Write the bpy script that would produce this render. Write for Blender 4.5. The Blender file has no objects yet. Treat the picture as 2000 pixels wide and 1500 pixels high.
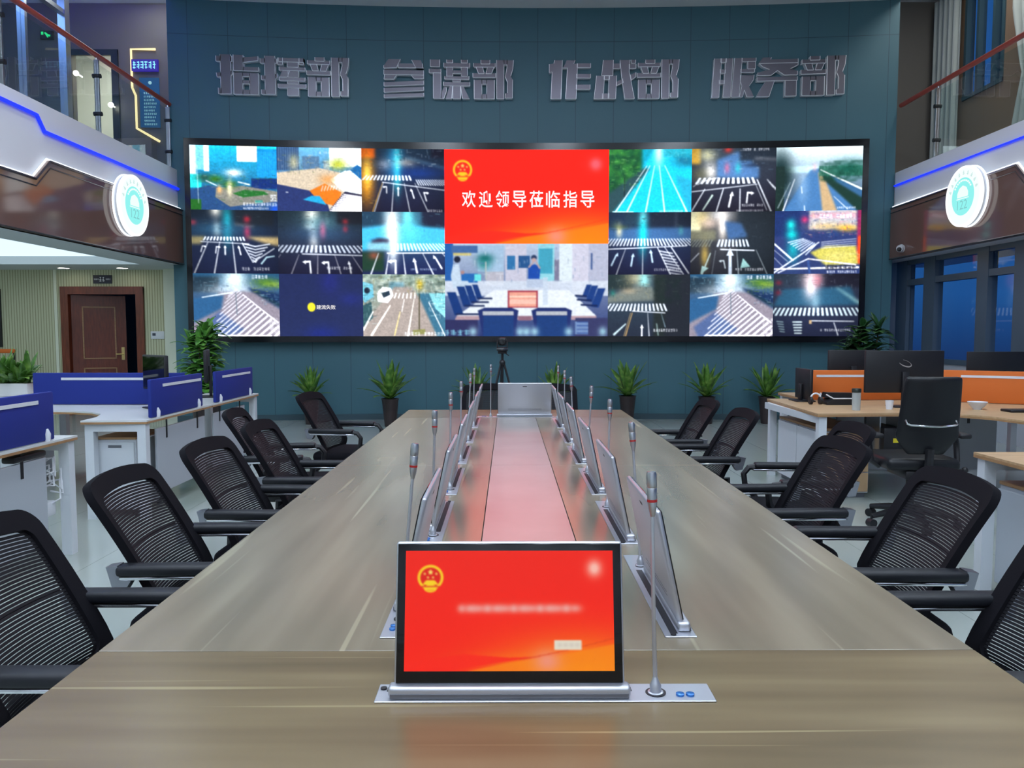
import bpy, bmesh, math, random
import numpy as np
from mathutils import Vector, Matrix
PI = math.pi
SC = bpy.context.scene
COL = SC.collection

# ------------------------------------------------------------------ camera, world, lights, exposure
def make_camera():
    f = 1500.0 / 2000.0 * 36.0
    th = math.atan(100 / 1500.0)
    ps = math.atan(8 / 1500.0) * math.cos(th)
    fw = Vector((math.sin(ps) * math.cos(th), math.cos(ps) * math.cos(th), -math.sin(th)))
    rt = Vector((math.cos(ps), -math.sin(ps), 0))
    up = rt.cross(fw)
    cd = bpy.data.cameras.new('camera')
    cd.sensor_fit = 'HORIZONTAL'; cd.sensor_width = 36.0; cd.lens = f
    cd.clip_start = 0.05; cd.clip_end = 200
    co = bpy.data.objects.new('camera', cd)
    COL.objects.link(co)
    m = Matrix((rt, up, -fw)).transposed().to_4x4()
    m.translation = (0, 0, 1.40)
    co.matrix_world = m
    SC.camera = co
make_camera()

def make_world():
    w = bpy.data.worlds.new('dusk'); SC.world = w
    w.use_nodes = True
    nt = w.node_tree; nt.nodes.clear()
    out = nt.nodes.new('ShaderNodeOutputWorld')
    bg = nt.nodes.new('ShaderNodeBackground')
    tc = nt.nodes.new('ShaderNodeTexCoord')
    sp = nt.nodes.new('ShaderNodeSeparateXYZ')
    rp = nt.nodes.new('ShaderNodeValToRGB')
    e = rp.color_ramp.elements
    e[0].position = 0.16; e[0].color = (0.014, 0.045, 0.170, 1)
    e[1].position = 0.36; e[1].color = (0.022, 0.125, 0.40, 1)
    nt.links.new(tc.outputs['Generated'], sp.inputs[0])
    ma = nt.nodes.new('ShaderNodeMath'); ma.operation = 'MULTIPLY_ADD'; ma.inputs[1].default_value = 2.5; ma.inputs[2].default_value = 0.25
    nt.links.new(sp.outputs['Z'], ma.inputs[0]); nt.links.new(ma.outputs[0], rp.inputs[0])
    nt.links.new(rp.outputs[0], bg.inputs[0])
    bg.inputs[1].default_value = 0.75
    nt.links.new(bg.outputs[0], out.inputs[0])
make_world()

vs = SC.view_settings
vs.view_transform = 'Standard'; vs.look = 'None'; vs.gamma = 1.0; vs.use_curve_mapping = False
vs.exposure = 0.0
CEIL_L = 23.5        # radiance of the atrium ceiling panels
AISLE_L = 1.25       # radiance of the luminous ceiling under the left gallery
SIDE_L = 5.0

def area(name, loc, sx, sy, power, color, rot=(0, 0, 0)):
    l = bpy.data.lights.new(name, 'AREA'); l.shape = 'RECTANGLE'; l.size = sx; l.size_y = sy
    l.energy = power; l.color = color
    o = bpy.data.objects.new(name, l); o.location = loc; o.rotation_euler = rot
    COL.objects.link(o); return o

# ------------------------------------------------------------------ helpers
def lin(c):
    def g(v):
        v = v / 255.0
        return v / 12.92 if v <= 0.04045 else ((v + 0.055) / 1.055) ** 2.4
    return tuple(g(v) for v in c) + (1.0,)

class MB:
    """collects shapes, builds ONE mesh object"""
    def __init__(s): s.v = []; s.f = []; s.m = []; s.mi = 0; s.X = None
    def add(s, vs, fs):
        b = len(s.v)
        if s.X is not None: vs = [tuple(s.X @ Vector(p)) for p in vs]
        s.v += [tuple(p) for p in vs]
        s.f += [tuple(i + b for i in f) for f in fs]
        s.m += [s.mi] * len(fs)
        return s
    def box(s, x0, x1, y0, y1, z0, z1):
        v = [(x, y, z) for z in (z0, z1) for y in (y0, y1) for x in (x0, x1)]
        return s.add(v, [(0, 2, 3, 1), (4, 5, 7, 6), (0, 1, 5, 4), (2, 6, 7, 3), (0, 4, 6, 2), (1, 3, 7, 5)])
    def rbox(s, x0, x1, y0, y1, z0, z1, r=0.01, seg=2):
        bm = bmesh.new(); bmesh.ops.create_cube(bm, size=1)
        for v in bm.verts:
            v.co = Vector(((x0 + x1) / 2 + v.co.x * (x1 - x0), (y0 + y1) / 2 + v.co.y * (y1 - y0), (z0 + z1) / 2 + v.co.z * (z1 - z0)))
        r = min(r, 0.49 * min(abs(x1 - x0), abs(y1 - y0), abs(z1 - z0)))
        bmesh.ops.bevel(bm, geom=list(bm.edges), offset=r, segments=seg, affect='EDGES', profile=0.5)
        bm.verts.index_update()
        s.add([tuple(v.co) for v in bm.verts], [tuple(v.index for v in f.verts) for f in bm.faces])
        bm.free(); return s
    def prism(s, pts, axis, a0, a1):
        """polygon pts (2d) extruded along axis x/y/z from a0 to a1"""
        def P(p, a):
            return (a, p[0], p[1]) if axis == 'x' else ((p[0], a, p[1]) if axis == 'y' else (p[0], p[1], a))
        n = len(pts)
        v = [P(p, a0) for p in pts] + [P(p, a1) for p in pts]
        f = [tuple(range(n)), tuple(range(2 * n - 1, n - 1, -1))]
        f += [(i, i + n, (i + 1) % n + n, (i + 1) % n) for i in range(n)]
        return s.add(v, f)
    def tube(s, path, r, n=10, closed=False, flat=1.0):
        P = [Vector(p) for p in path]; k = len(P)
        rs = r if isinstance(r, (list, tuple)) else [r] * k
        T = []
        for i in range(k):
            a = P[(i - 1) % k] if (closed or i > 0) else P[i]
            b = P[(i + 1) % k] if (closed or i < k - 1) else P[i]
            T.append((b - a).normalized())
        N = T[0].orthogonal().normalized()
        if abs(T[0].z) < 0.9: N = (Vector((0, 0, 1)) - T[0] * T[0].z).normalized()
        v = []
        for i in range(k):
            N = (N - T[i] * N.dot(T[i])).normalized()
            B = T[i].cross(N)
            for j in range(n):
                a = 2 * PI * j / n
                v.append(tuple(P[i] + (N * math.cos(a) * flat + B * math.sin(a)) * rs[i]))
        f = []
        for i in range(k if closed else k - 1):
            i2 = (i + 1) % k
            f += [(i * n + j, i * n + (j + 1) % n, i2 * n + (j + 1) % n, i2 * n + j) for j in range(n)]
        if not closed: f += [tuple(range(n - 1, -1, -1)), tuple((k - 1) * n + j for j in range(n))]
        return s.add(v, f)
    def cyl(s, p0, p1, r0, r1=None, n=20):
        return s.tube([p0, p1], [r0, r0 if r1 is None else r1], n)
    def lathe(s, prof, c=(0, 0, 0), n=24, axis='z', ring=False):
        if ring: prof = list(prof) + [prof[0]]
        v = []
        for r, z in prof:
            for j in range(n):
                a = 2 * PI * j / n; p = (r * math.cos(a), r * math.sin(a), z)
                if axis == 'x': p = (p[2], p[0], p[1])
                if axis == 'y': p = (p[0], p[2], p[1])
                v.append((c[0] + p[0], c[1] + p[1], c[2] + p[2]))
        f = []
        for i in range(len(prof) - 1):
            f += [(i * n + j, i * n + (j + 1) % n, (i + 1) * n + (j + 1) % n, (i + 1) * n + j) for j in range(n)]
        if not ring: f += [tuple(range(n - 1, -1, -1)), tuple((len(prof) - 1) * n + j for j in range(n))]
        return s.add(v, f)
    def ball(s, c, r, n=14, m=8, sz=1.0):
        pr = [(max(1e-4, r * math.sin(PI * i / m)), -r * sz * math.cos(PI * i / m)) for i in range(m + 1)]
        return s.lathe(pr, c, n)
    def grid(s, fn, nu, nv):
        v = [fn(i / nu, j / nv) for j in range(nv + 1) for i in range(nu + 1)]
        f = [(j * (nu + 1) + i, j * (nu + 1) + i + 1, (j + 1) * (nu + 1) + i + 1, (j + 1) * (nu + 1) + i) for j in range(nv) for i in range(nu)]
        return s.add(v, f)
    def build(s, name, mats, parent=None, smooth=35):
        me = bpy.data.meshes.new(name)
        me.from_pydata(s.v, [], s.f)
        mats = mats if isinstance(mats, (list, tuple)) else [mats]
        for m in mats: me.materials.append(m)
        if len(mats) > 1: me.polygons.foreach_set('material_index', s.m)
        bm = bmesh.new(); bm.from_mesh(me); bmesh.ops.recalc_face_normals(bm, faces=bm.faces); bm.to_mesh(me); bm.free()
        if smooth:
            me.polygons.foreach_set('use_smooth', [True] * len(me.polygons))
            me.set_sharp_from_angle(angle=math.radians(smooth))
        me.update()
        o = bpy.data.objects.new(name, me); COL.objects.link(o)
        if parent is not None: o.parent = parent
        return o

def tag(o, label=None, cat=None, group=None, kind=None):
    if label: o['label'] = label
    if cat: o['category'] = cat
    if group: o['group'] = group
    if kind: o['kind'] = kind
    return o
def thing(name, label, cat, loc=(0, 0, 0), rz=0.0, group=None):
    o = bpy.data.objects.new(name, None); COL.objects.link(o)
    o.empty_display_size = 0.1
    o.location = loc; o.rotation_euler = (0, 0, rz)
    return tag(o, label, cat, group)
def struct(name, mb, mats, smooth=35):
    return tag(mb.build(name, mats, None, smooth), kind='structure')
def copy_tree(o, parent=None):
    c = o.copy(); COL.objects.link(c)
    if parent is not None: c.parent = parent
    for ch in list(o.children): copy_tree(ch, c)
    return c
def dup(root, loc, rz, label):
    c = copy_tree(root); c.location = loc; c.rotation_euler = (0, 0, rz); c['label'] = label
    return c

# ------------------------------------------------------------------ materials
def mat(name, col, rough=0.5, metal=0.0, spec=0.5, emit=None, es=1.0, bump=None, coat=0.0):
    m = bpy.data.materials.new(name); m.use_nodes = True
    b = m.node_tree.nodes['Principled BSDF']
    b.inputs['Base Color'].default_value = lin(col)
    b.inputs['Roughness'].default_value = rough
    b.inputs['Metallic'].default_value = metal
    b.inputs['Specular IOR Level'].default_value = spec
    b.inputs['Coat Weight'].default_value = coat
    if emit:
        b.inputs['Emission Color'].default_value = lin(emit); b.inputs['Emission Strength'].default_value = es
    if bump:
        nt = m.node_tree
        tc = nt.nodes.new('ShaderNodeTexCoord'); n = nt.nodes.new('ShaderNodeTexNoise'); bp = nt.nodes.new('ShaderNodeBump')
        n.inputs['Scale'].default_value = bump[0]; bp.inputs['Strength'].default_value = bump[1]; bp.inputs['Distance'].default_value = 0.002
        nt.links.new(tc.outputs['Object'], n.inputs['Vector']); nt.links.new(n.outputs[0], bp.inputs['Height']); nt.links.new(bp.outputs[0], b.inputs['Normal'])
    return m
def noise_mat(name, cols, scale, stretch=(1, 1, 1), rough=0.4, spec=0.5, detail=4.0, streak=None, pos=None, dist=0.0, bump=0.0):
    """procedural colour from stretched noise; streak = (colour, scale, stretch, threshold)"""
    m = bpy.data.materials.new(name); m.use_nodes = True
    nt = m.node_tree; L = nt.links.new
    b = nt.nodes['Principled BSDF']; b.inputs['Roughness'].default_value = rough; b.inputs['Specular IOR Level'].default_value = spec
    tc = nt.nodes.new('ShaderNodeTexCoord'); mp = nt.nodes.new('ShaderNodeMapping'); mp.inputs['Scale'].default_value = stretch
    n = nt.nodes.new('ShaderNodeTexNoise'); n.inputs['Scale'].default_value = scale; n.inputs['Detail'].default_value = detail
    n.inputs['Distortion'].default_value = dist
    rp = nt.nodes.new('ShaderNodeValToRGB'); cr = rp.color_ramp
    k = len(cols); pos = pos or [0.3 + 0.4 * i / (k - 1) for i in range(k)]
    while len(cr.elements) < k: cr.elements.new(0.5)
    for i in range(k): cr.elements[i].position = pos[i]; cr.elements[i].color = lin(cols[i])
    L(tc.outputs['Object'], mp.inputs['Vector']); L(mp.outputs[0], n.inputs['Vector']); L(n.outputs[0], rp.inputs[0])
    src = rp.outputs[0]
    if streak:
        sc, ss, st, th = streak
        mp2 = nt.nodes.new('ShaderNodeMapping'); mp2.inputs['Scale'].default_value = st; mp2.inputs['Location'].default_value = (3.1, 7.7, 0)
        n2 = nt.nodes.new('ShaderNodeTexNoise'); n2.inputs['Scale'].default_value = ss; n2.inputs['Detail'].default_value = 0.6
        r2 = nt.nodes.new('ShaderNodeMapRange'); r2.inputs['From Min'].default_value = th; r2.inputs['From Max'].default_value = th + 0.06
        mx = nt.nodes.new('ShaderNodeMix'); mx.data_type = 'RGBA'
        L(tc.outputs['Object'], mp2.inputs['Vector']); L(mp2.outputs[0], n2.inputs['Vector']); L(n2.outputs[0], r2.inputs['Value'])
        L(r2.outputs[0], mx.inputs['Factor']); L(src, mx.inputs['A']); mx.inputs['B'].default_value = lin(sc)
        src = mx.outputs['Result']
    L(src, b.inputs['Base Color'])
    if bump:
        bp = nt.nodes.new('ShaderNodeBump'); bp.inputs['Strength'].default_value = bump; bp.inputs['Distance'].default_value = 0.003
        L(n.outputs[0], bp.inputs['Height']); L(bp.outputs[0], b.inputs['Normal'])
    return m
def seam_mat(name, col, seam, px, pz, hs, rough=0.55, w=0.008, axis='X', noise=0.06):
    """flat panels with thin dark seams every px metres along an axis, and at the heights hs"""
    m = bpy.data.materials.new(name); m.use_nodes = True
    nt = m.node_tree; L = nt.links.new
    b = nt.nodes['Principled BSDF']; b.inputs['Roughness'].default_value = rough
    tc = nt.nodes.new('ShaderNodeTexCoord'); sp = nt.nodes.new('ShaderNodeSeparateXYZ'); L(tc.outputs['Object'], sp.inputs[0])
    def mth(op, a, bb=None):
        n = nt.nodes.new('ShaderNodeMath'); n.operation = op
        for i, q in enumerate((a, bb)):
            if q is None: continue
            if isinstance(q, (int, float)): n.inputs[i].default_value = q
            else: L(q, n.inputs[i])
        return n.outputs[0]
    x = mth('FRACT', mth('DIVIDE', mth('ADD', sp.outputs[axis], 60 * px + 0.13), px))
    s = mth('LESS_THAN', x, w / px)
    for h in hs:
        s = mth('MAXIMUM', s, mth('LESS_THAN', mth('ABSOLUTE', mth('SUBTRACT', sp.outputs['Z'], h)), w / 2))
    n = nt.nodes.new('ShaderNodeTexNoise'); n.inputs['Scale'].default_value = 0.8; L(tc.outputs['Object'], n.inputs['Vector'])
    hv = nt.nodes.new('ShaderNodeHueSaturation'); hv.inputs['Color'].default_value = lin(col)
    L(mth('ADD', mth('MULTIPLY', n.outputs[0], noise * 2), 1 - noise), hv.inputs['Value'])
    mx = nt.nodes.new('ShaderNodeMix'); mx.data_type = 'RGBA'
    L(s, mx.inputs['Factor']); L(hv.outputs[0], mx.inputs['A']); mx.inputs['B'].default_value = lin(seam)
    L(mx.outputs['Result'], b.inputs['Base Color'])
    bp = nt.nodes.new('ShaderNodeBump'); bp.inputs['Distance'].default_value = 0.004; bp.inputs['Strength'].default_value = 0.6; bp.invert = True
    L(s, bp.inputs['Height']); L(bp.outputs[0], b.inputs['Normal'])
    return m
def glass_mat(name, tint=(235, 245, 245), refl=1.0, base=0.04):
    m = bpy.data.materials.new(name); m.use_nodes = True
    nt = m.node_tree; nt.nodes.clear(); L = nt.links.new
    o = nt.nodes.new('ShaderNodeOutputMaterial'); t = nt.nodes.new('ShaderNodeBsdfTransparent'); g = nt.nodes.new('ShaderNodeBsdfGlossy')
    t.inputs[0].default_value = lin(tint); g.inputs['Roughness'].default_value = 0.01
    lw = nt.nodes.new('ShaderNodeLayerWeight'); lw.inputs['Blend'].default_value = 0.35
    mm = nt.nodes.new('ShaderNodeMath'); mm.operation = 'MULTIPLY_ADD'; mm.inputs[1].default_value = refl; mm.inputs[2].default_value = base
    mm.use_clamp = True
    ge = nt.nodes.new('ShaderNodeNewGeometry'); fm = nt.nodes.new('ShaderNodeMath'); fm.operation = 'SUBTRACT'; fm.inputs[0].default_value = 1.0
    fx = nt.nodes.new('ShaderNodeMath'); fx.operation = 'MULTIPLY'
    L(ge.outputs['Backfacing'], fm.inputs[1]); L(mm.outputs[0], fx.inputs[0]); L(fm.outputs[0], fx.inputs[1])
    mx = nt.nodes.new('ShaderNodeMixShader')
    L(lw.outputs['Fresnel'], mm.inputs[0]); L(fx.outputs[0], mx.inputs[0]); L(t.outputs[0], mx.inputs[1]); L(g.outputs[0], mx.inputs[2]); L(mx.outputs[0], o.inputs[0])
    return m
def screen_mat(name, strength=1.0):
    m = bpy.data.materials.new(name); m.use_nodes = True
    nt = m.node_tree; b = nt.nodes['Principled BSDF']
    b.inputs['Base Color'].default_value = (0.006, 0.006, 0.008, 1); b.inputs['Roughness'].default_value = 0.6; b.inputs['Specular IOR Level'].default_value = 0.08
    a = nt.nodes.new('ShaderNodeAttribute'); a.attribute_name = 'picture'
    nt.links.new(a.outputs['Color'], b.inputs['Emission Color']); b.inputs['Emission Strength'].default_value = strength
    m.cycles.emission_sampling = 'NONE'      # a large surface of tiny facets: found by the bounced rays
    return m
def emis(name, col, s): return mat(name, (20, 20, 20), 0.6, emit=col, es=s)

M = {}
M['floor'] = seam_mat('floor_tile', (158, 166, 162), (120, 126, 124), 0.8, 1, [], rough=0.12, w=0.004)
M['teal'] = seam_mat('teal_panel', (58, 100, 113), (40, 70, 82), 0.60, 1, [5.98], rough=0.5)
M['teal_dark'] = mat('teal_trim', (52, 76, 86), 0.5)
M['white'] = mat('white_paint', (214, 216, 222), 0.5)
M['white_metal'] = mat('white_powder_coat', (205, 210, 216), 0.35)
M['grey_panel'] = mat('pale_grey_panel', (170, 176, 184), 0.45)
M['ceil'] = mat('ceiling_paint', (205, 212, 214), 0.7)
M['cream'] = seam_mat('cream_slats', (198, 198, 166), (150, 148, 116), 0.045, 1, [], rough=0.6, w=0.012)
M['creamY'] = seam_mat('cream_slats_side', (198, 198, 166), (150, 148, 116), 0.045, 1, [], rough=0.6, w=0.012, axis='Y')
M['cream_trim'] = mat('cream_trim', (222, 224, 204), 0.5)
M['brown'] = mat('brown_gloss_panel', (112, 86, 78), 0.08, spec=0.6)
M['brown_edge'] = mat('bronze_trim', (120, 108, 110), 0.25, metal=0.8)
M['redwood'] = noise_mat('red_wood', [(92, 40, 30), (128, 62, 48)], 6, (1, 1, 8), rough=0.35)
M['doorwood'] = noise_mat('mahogany', [(92, 40, 26), (122, 58, 38)], 5, (8, 8, 1), rough=0.3)
M['handrail'] = mat('handrail_wood', (150, 62, 48), 0.35)
M['chrome'] = mat('chrome', (225, 226, 230), 0.12, metal=1.0)
M['bracket'] = mat('bracket_metal', (150, 152, 160), 0.3, metal=0.9)
M['steel'] = mat('brushed_steel', (186, 188, 194), 0.3, metal=1.0)
M['alu'] = mat('anodised_aluminium', (196, 198, 206), 0.38, metal=0.85)
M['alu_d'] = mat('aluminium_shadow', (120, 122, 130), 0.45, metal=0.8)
M['black'] = mat('black_plastic', (22, 22, 27), 0.45)
M['blackfab'] = mat('black_fabric', (15, 14, 20), 0.85, spec=0.15, bump=(900, 0.35))
M['mesh'] = mat('black_mesh_thread', (17, 16, 23), 0.7, spec=0.3)
M['pad'] = mat('black_arm_pad', (19, 21, 28), 0.5, spec=0.4)
M['blackgloss'] = mat('black_gloss', (10, 10, 12), 0.06)
M['leather'] = mat('black_leather', (20, 22, 27), 0.42, spec=0.4)
M['blue'] = mat('blue_fabric_panel', (13, 38, 130), 0.75, bump=(700, 0.2))
M['orange'] = mat('orange_fabric_panel', (206, 104, 36), 0.75, bump=(700, 0.2))
M['woodedge'] = noise_mat('oak_edge', [(150, 112, 76), (176, 136, 96)], 8, (1, 1, 6), rough=0.4)
M['woodtop'] = noise_mat('oak_desktop', [(172, 140, 104), (196, 164, 126)], 5, (1, 8, 1), rough=0.4)
M['laminate'] = mat('pale_laminate', (206, 208, 208), 0.3)
M['tableY'] = noise_mat('table_oak_lengthwise', [(113, 102, 84), (124, 112, 93), (134, 122, 102)], 1.6, (7, 0.7, 1), rough=0.25, spec=1.0, detail=1.6, streak=((150, 139, 115), 1.0, (34, 0.9, 1), 0.70))
M['tableX'] = noise_mat('table_oak_crosswise', [(97, 82, 58), (110, 94, 68), (122, 106, 78)], 1.6, (0.7, 7, 1), rough=0.27, spec=0.6, detail=2.0, streak=((142, 127, 94), 1.3, (0.7, 42, 1), 0.69))
M['strip'] = noise_mat('table_centre_laminate', [(146, 138, 134), (154, 146, 142)], 3, (1, 1, 1), rough=0.25, spec=1.0)
M['gap'] = mat('dark_gap', (40, 34, 30), 0.7)
M['leaf'] = noise_mat('leaf_green', [(40, 76, 26), (78, 124, 44), (136, 168, 80)], 9, (1, 1, 1), rough=0.4)
M['leafd'] = noise_mat('leaf_dark', [(18, 48, 26), (40, 84, 40), (70, 112, 56)], 7, (1, 1, 1), rough=0.4)
M['leafb'] = noise_mat('leaf_bright', [(44, 96, 34), (88, 148, 56), (120, 176, 80)], 8, (1, 1, 1), rough=0.4)
M['stem'] = mat('plant_stem', (78, 70, 44), 0.7)
M['pot'] = noise_mat('brown_pot', [(40, 32, 34), (58, 46, 46)], 5, rough=0.35)
M['soil'] = mat('soil', (34, 26, 20), 0.9)
M['whitepot'] = mat('white_pot', (222, 220, 220), 0.35)
M['glass'] = glass_mat('clear_glass', (246, 252, 250), 0.9, 0.08)
M['winglass'] = glass_mat('window_glass', (244, 248, 252), 0.45, 0.02)
M['alu_win'] = mat('window_frame_grey', (78, 92, 106), 0.4, metal=0.1)
M['curtain'] = mat('curtain_grey', (168, 172, 168), 0.9)
M['dkbrown'] = mat('upper_wall_taupe', (104, 98, 92), 0.7)
M['taupe2'] = mat('upper_wall_tan', (128, 104, 84), 0.6)
M['text_w'] = emis('white_screen_text', (255, 250, 250), 1.0)
M['screen'] = screen_mat('led_picture', 1.1)
M['screen_red'] = screen_mat('led_red_picture', 3.0)
M['mon_screen'] = screen_mat('monitor_picture', 0.92)
M['ledblue'] = emis('blue_led', (18, 44, 255), 1.6)
M['white_glow'] = emis('white_backlight', (236, 246, 255), 2.2)
M['panel_light'] = emis('ceiling_panel_light', (226, 240, 255), CEIL_L)
M['aisle_light'] = emis('luminous_ceiling', (214, 236, 250), AISLE_L)
M['downlight'] = emis('downlight_disc', (255, 250, 236), 12.0)
M['letter'] = mat('letter_face_steel', (112, 110, 120), 0.35, metal=0.8)
M['letter_rim'] = mat('letter_rim_polish_glint', (236, 238, 244), 0.25, metal=0.2)

# ------------------------------------------------------------------ the room
def wy(x):                       # front of the slowly curving back wall
    return 12.45 - 0.30 * ((x - 0.35) / 5.3) ** 2
XL, XR = -5.22, 6.02
def curve_pts(x0, x1, off, n=40):
    return [(x0 + (x1 - x0) * i / n, wy(x0 + (x1 - x0) * i / n) + off) for i in range(n + 1)]

struct('floor', MB().box(-9.6, 7.6, -7.2, 15.2, -0.1, 0.0), M['floor'])
struct('wall_back', MB().prism(curve_pts(XL, XR, 0) + [(XR, 12.85), (XL, 12.85)], 'z', 0, 6.50), M['teal'])
struct('baseboard_back', MB().prism(curve_pts(XL, XR, -0.025) + curve_pts(XL, XR, 0)[::-1], 'z', 0, 0.09), M['teal_dark'])
struct('wall_rear', MB().box(-9.6, 7.6, -7.2, -7.0, 0, 7.2), M['white'])
struct('ceiling', MB().box(-5.2, 6.05, -7.0, 12.85, 6.50, 6.7), M['ceil'])
struct('ceiling_left', MB().box(-9.6, -5.2, -7.0, 17, 7.2, 7.3), M['white'])
struct('ceiling_right', MB().box(6.05, 7.6, -7.0, 13.6, 7.0, 7.1), M['ceil'])
struct('trim_1', MB().box(-5.2, -5.1, -7.0, 12.1, 6.7, 7.2), M['ceil'])

# galleries (floor slabs of the upper storey) and their fascias
struct('wall_gallery_left', MB().box(-9.6, -5.13, -7.0, 12.13, 2.62, 3.92).box(-9.6, -5.13, 12.13, 13.0, 2.62, 3.92), M['white'])
struct('wall_gallery_right', MB().box(6.0, 7.4, -7.0, 12.05, 2.53, 3.87).box(6.03, 7.4, 12.05, 13.4, 2.53, 3.87), M['white'])
pl = [(-7, 2.46), (12.12, 2.46), (12.12, 3.31), (8.66, 3.30), (8.39, 3.06), (-7, 3.06)]
pr = [(-7, 2.53), (12.03, 2.53), (12.03, 3.33), (9.10, 3.37), (8.85, 3.12), (-7, 3.12)]
struct('wall_fascia_left', MB().prism(pl, 'x', -5.125, -5.06), M['brown'])
struct('wall_fascia_right', MB().prism(pr, 'x', 5.94, 5.995), M['brown'])
def edge_line(mb, pts, x, dz, r, n=4):
    mb.tube([(x, p[0], p[1] + dz) for p in pts], r, n)
for nm, P, x in (('trim_2', pl, -5.055), ('trim_3', pr, 5.935)):
    mb = MB(); q = P[2:]
    edge_line(mb, q, x, -0.012, 0.014); edge_line(mb, q, x, -0.085, 0.007)
    mb.tube([(x, -7, P[0][1] + 0.012), (x, P[1][0], P[1][1] + 0.012)], 0.010, 4)
    struct(nm, mb, M['brown_edge'])
def strip_light(name, label, path, r, m, group=None):
    o = MB().tube(path, r, 6).build(name, m)
    return tag(o, label, 'led strip light', group)
strip_light('led_strip_light', 'white backlight strip along the chevron top of the left brown fascia', [(-5.098, p[0], p[1] + 0.014) for p in pl[2:]], 0.012, M['white_glow'])
strip_light('led_strip_light', 'white backlight strip along the top of the right brown fascia', [(5.970, p[0], p[1] + 0.014) for p in pr[2:]], 0.012, M['white_glow'])
strip_light('led_strip_light', 'blue glowing strip with a step on the left white gallery fascia', [(-5.107, 12.1, 3.622), (-5.107, 8.66, 3.612), (-5.107, 8.53, 3.757), (-5.107, -6, 3.757)], 0.022, M['ledblue'])
strip_light('led_strip_light', 'straight blue glowing strip on the right white gallery fascia', [(5.984, 12.03, 3.667), (5.984, -6, 3.667)], 0.0155, M['ledblue'])
# soffit under the left gallery
struct('ceiling_soffit_left', MB().box(-5.70, -5.065, -7, 12.10, 2.46, 2.61).box(-9.6, -5.26, 12.05, 13.1, 2.461, 2.61), M['ceil'])
tag(MB().box(-9.5, -5.71, -6.5, 12.04, 2.585, 2.61).build('luminous_ceiling_panel', M['aisle_light']), 'large white glowing ceiling panel under the left gallery', 'ceiling light')
for i, (x, lb) in enumerate(((-7.28, 'round downlight in the left soffit above the door, left one'), (-6.32, 'round downlight in the left soffit, right one near the teal wall'))):
    t = thing('downlight', lb, 'downlight', (x, 12.72, 2.461), 0, 'downlights in the left soffit')
    MB().lathe([(0.085, -0.006), (0.105, -0.006), (0.105, -0.0005), (0.085, -0.0005)], n=28, ring=True).build('rim', M['white'], t)
    MB().lathe([(0.0001, -0.004), (0.084, -0.004), (0.084, -0.0005), (0.0001, -0.0005)], n=28).build('lens', M['downlight'], t)

# cream wall with the door, under the left gallery
WD = 13.1
mb = MB().box(-9.6, -7.53, WD, WD + 0.15, 0, 2.461).box(-6.19, -5.72, WD, WD + 0.15, 0, 2.461).box(-7.53, -6.19, WD, WD + 0.15, 2.16, 2.461)
struct('wall_door_side', mb, M['cream'])
struct('wall_left', MB().box(-9.7, -9.6, -7.0, 17, 0, 7.2), M['cream_trim'])
struct('wall_hall', MB().box(-9.6, -5.2, 15.0, 15.1, 0, 2.6), M['teal_dark'])
struct('trim_4', MB().box(-7.67, -7.62, WD - 0.02, WD, 0, 2.46).box(-5.78, -5.72, WD - 0.03, WD, 0, 2.46), M['cream_trim'])
struct('wall_jamb_left', MB().box(-5.72, -5.26, 12.86, WD + 0.02, 0, 2.46), M['cream_trim'])
mb = MB().box(-7.56, -7.43, WD - 0.035, WD + 0.16, 0, 2.16).box(-6.29, -6.16, WD - 0.035, WD + 0.16, 0, 2.16).box(-7.56, -6.16, WD - 0.036, WD + 0.161, 2.05, 2.18)
d = struct('door_1', mb, M['doorwood'])
lf = MB().box(0, 0.83, 0, 0.045, 0.01, 2.04)
leaf = lf.build('door_leaf', M['doorwood'], d); leaf.location = (-7.425, WD + 0.05, 0); leaf.rotation_euler = (0, 0, math.radians(24))
mb = MB()
for x0, x1, z0, z1 in ((0.16, 0.67, 0.95, 1.85), (0.16, 0.67, 0.15, 0.8)):
    for a in ((x0, x1, z0, z0 + 0.02), (x0, x1, z1 - 0.02, z1), (x0, x0 + 0.02, z0, z1), (x1 - 0.02, x1, z0, z1)):
        mb.box(a[0], a[1], -0.012, 0, a[2], a[3])
mb.build('moulding', M['woodedge'], leaf)
MB().box(0.745, 0.795, -0.012, 0, 0.93, 1.15).tube([(0.77, -0.012, 1.03), (0.77, -0.06, 1.03), (0.66, -0.06, 1.03)], 0.011, 8).build('handle', mat('brass', (206, 180, 120), 0.25, metal=1), leaf)
# side leaf folded open into the dark hall
MB().box(-6.34, -6.30, WD + 0.17, WD + 0.62, 0.01, 2.04).build('side_leaf', M['doorwood'], d)

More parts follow.
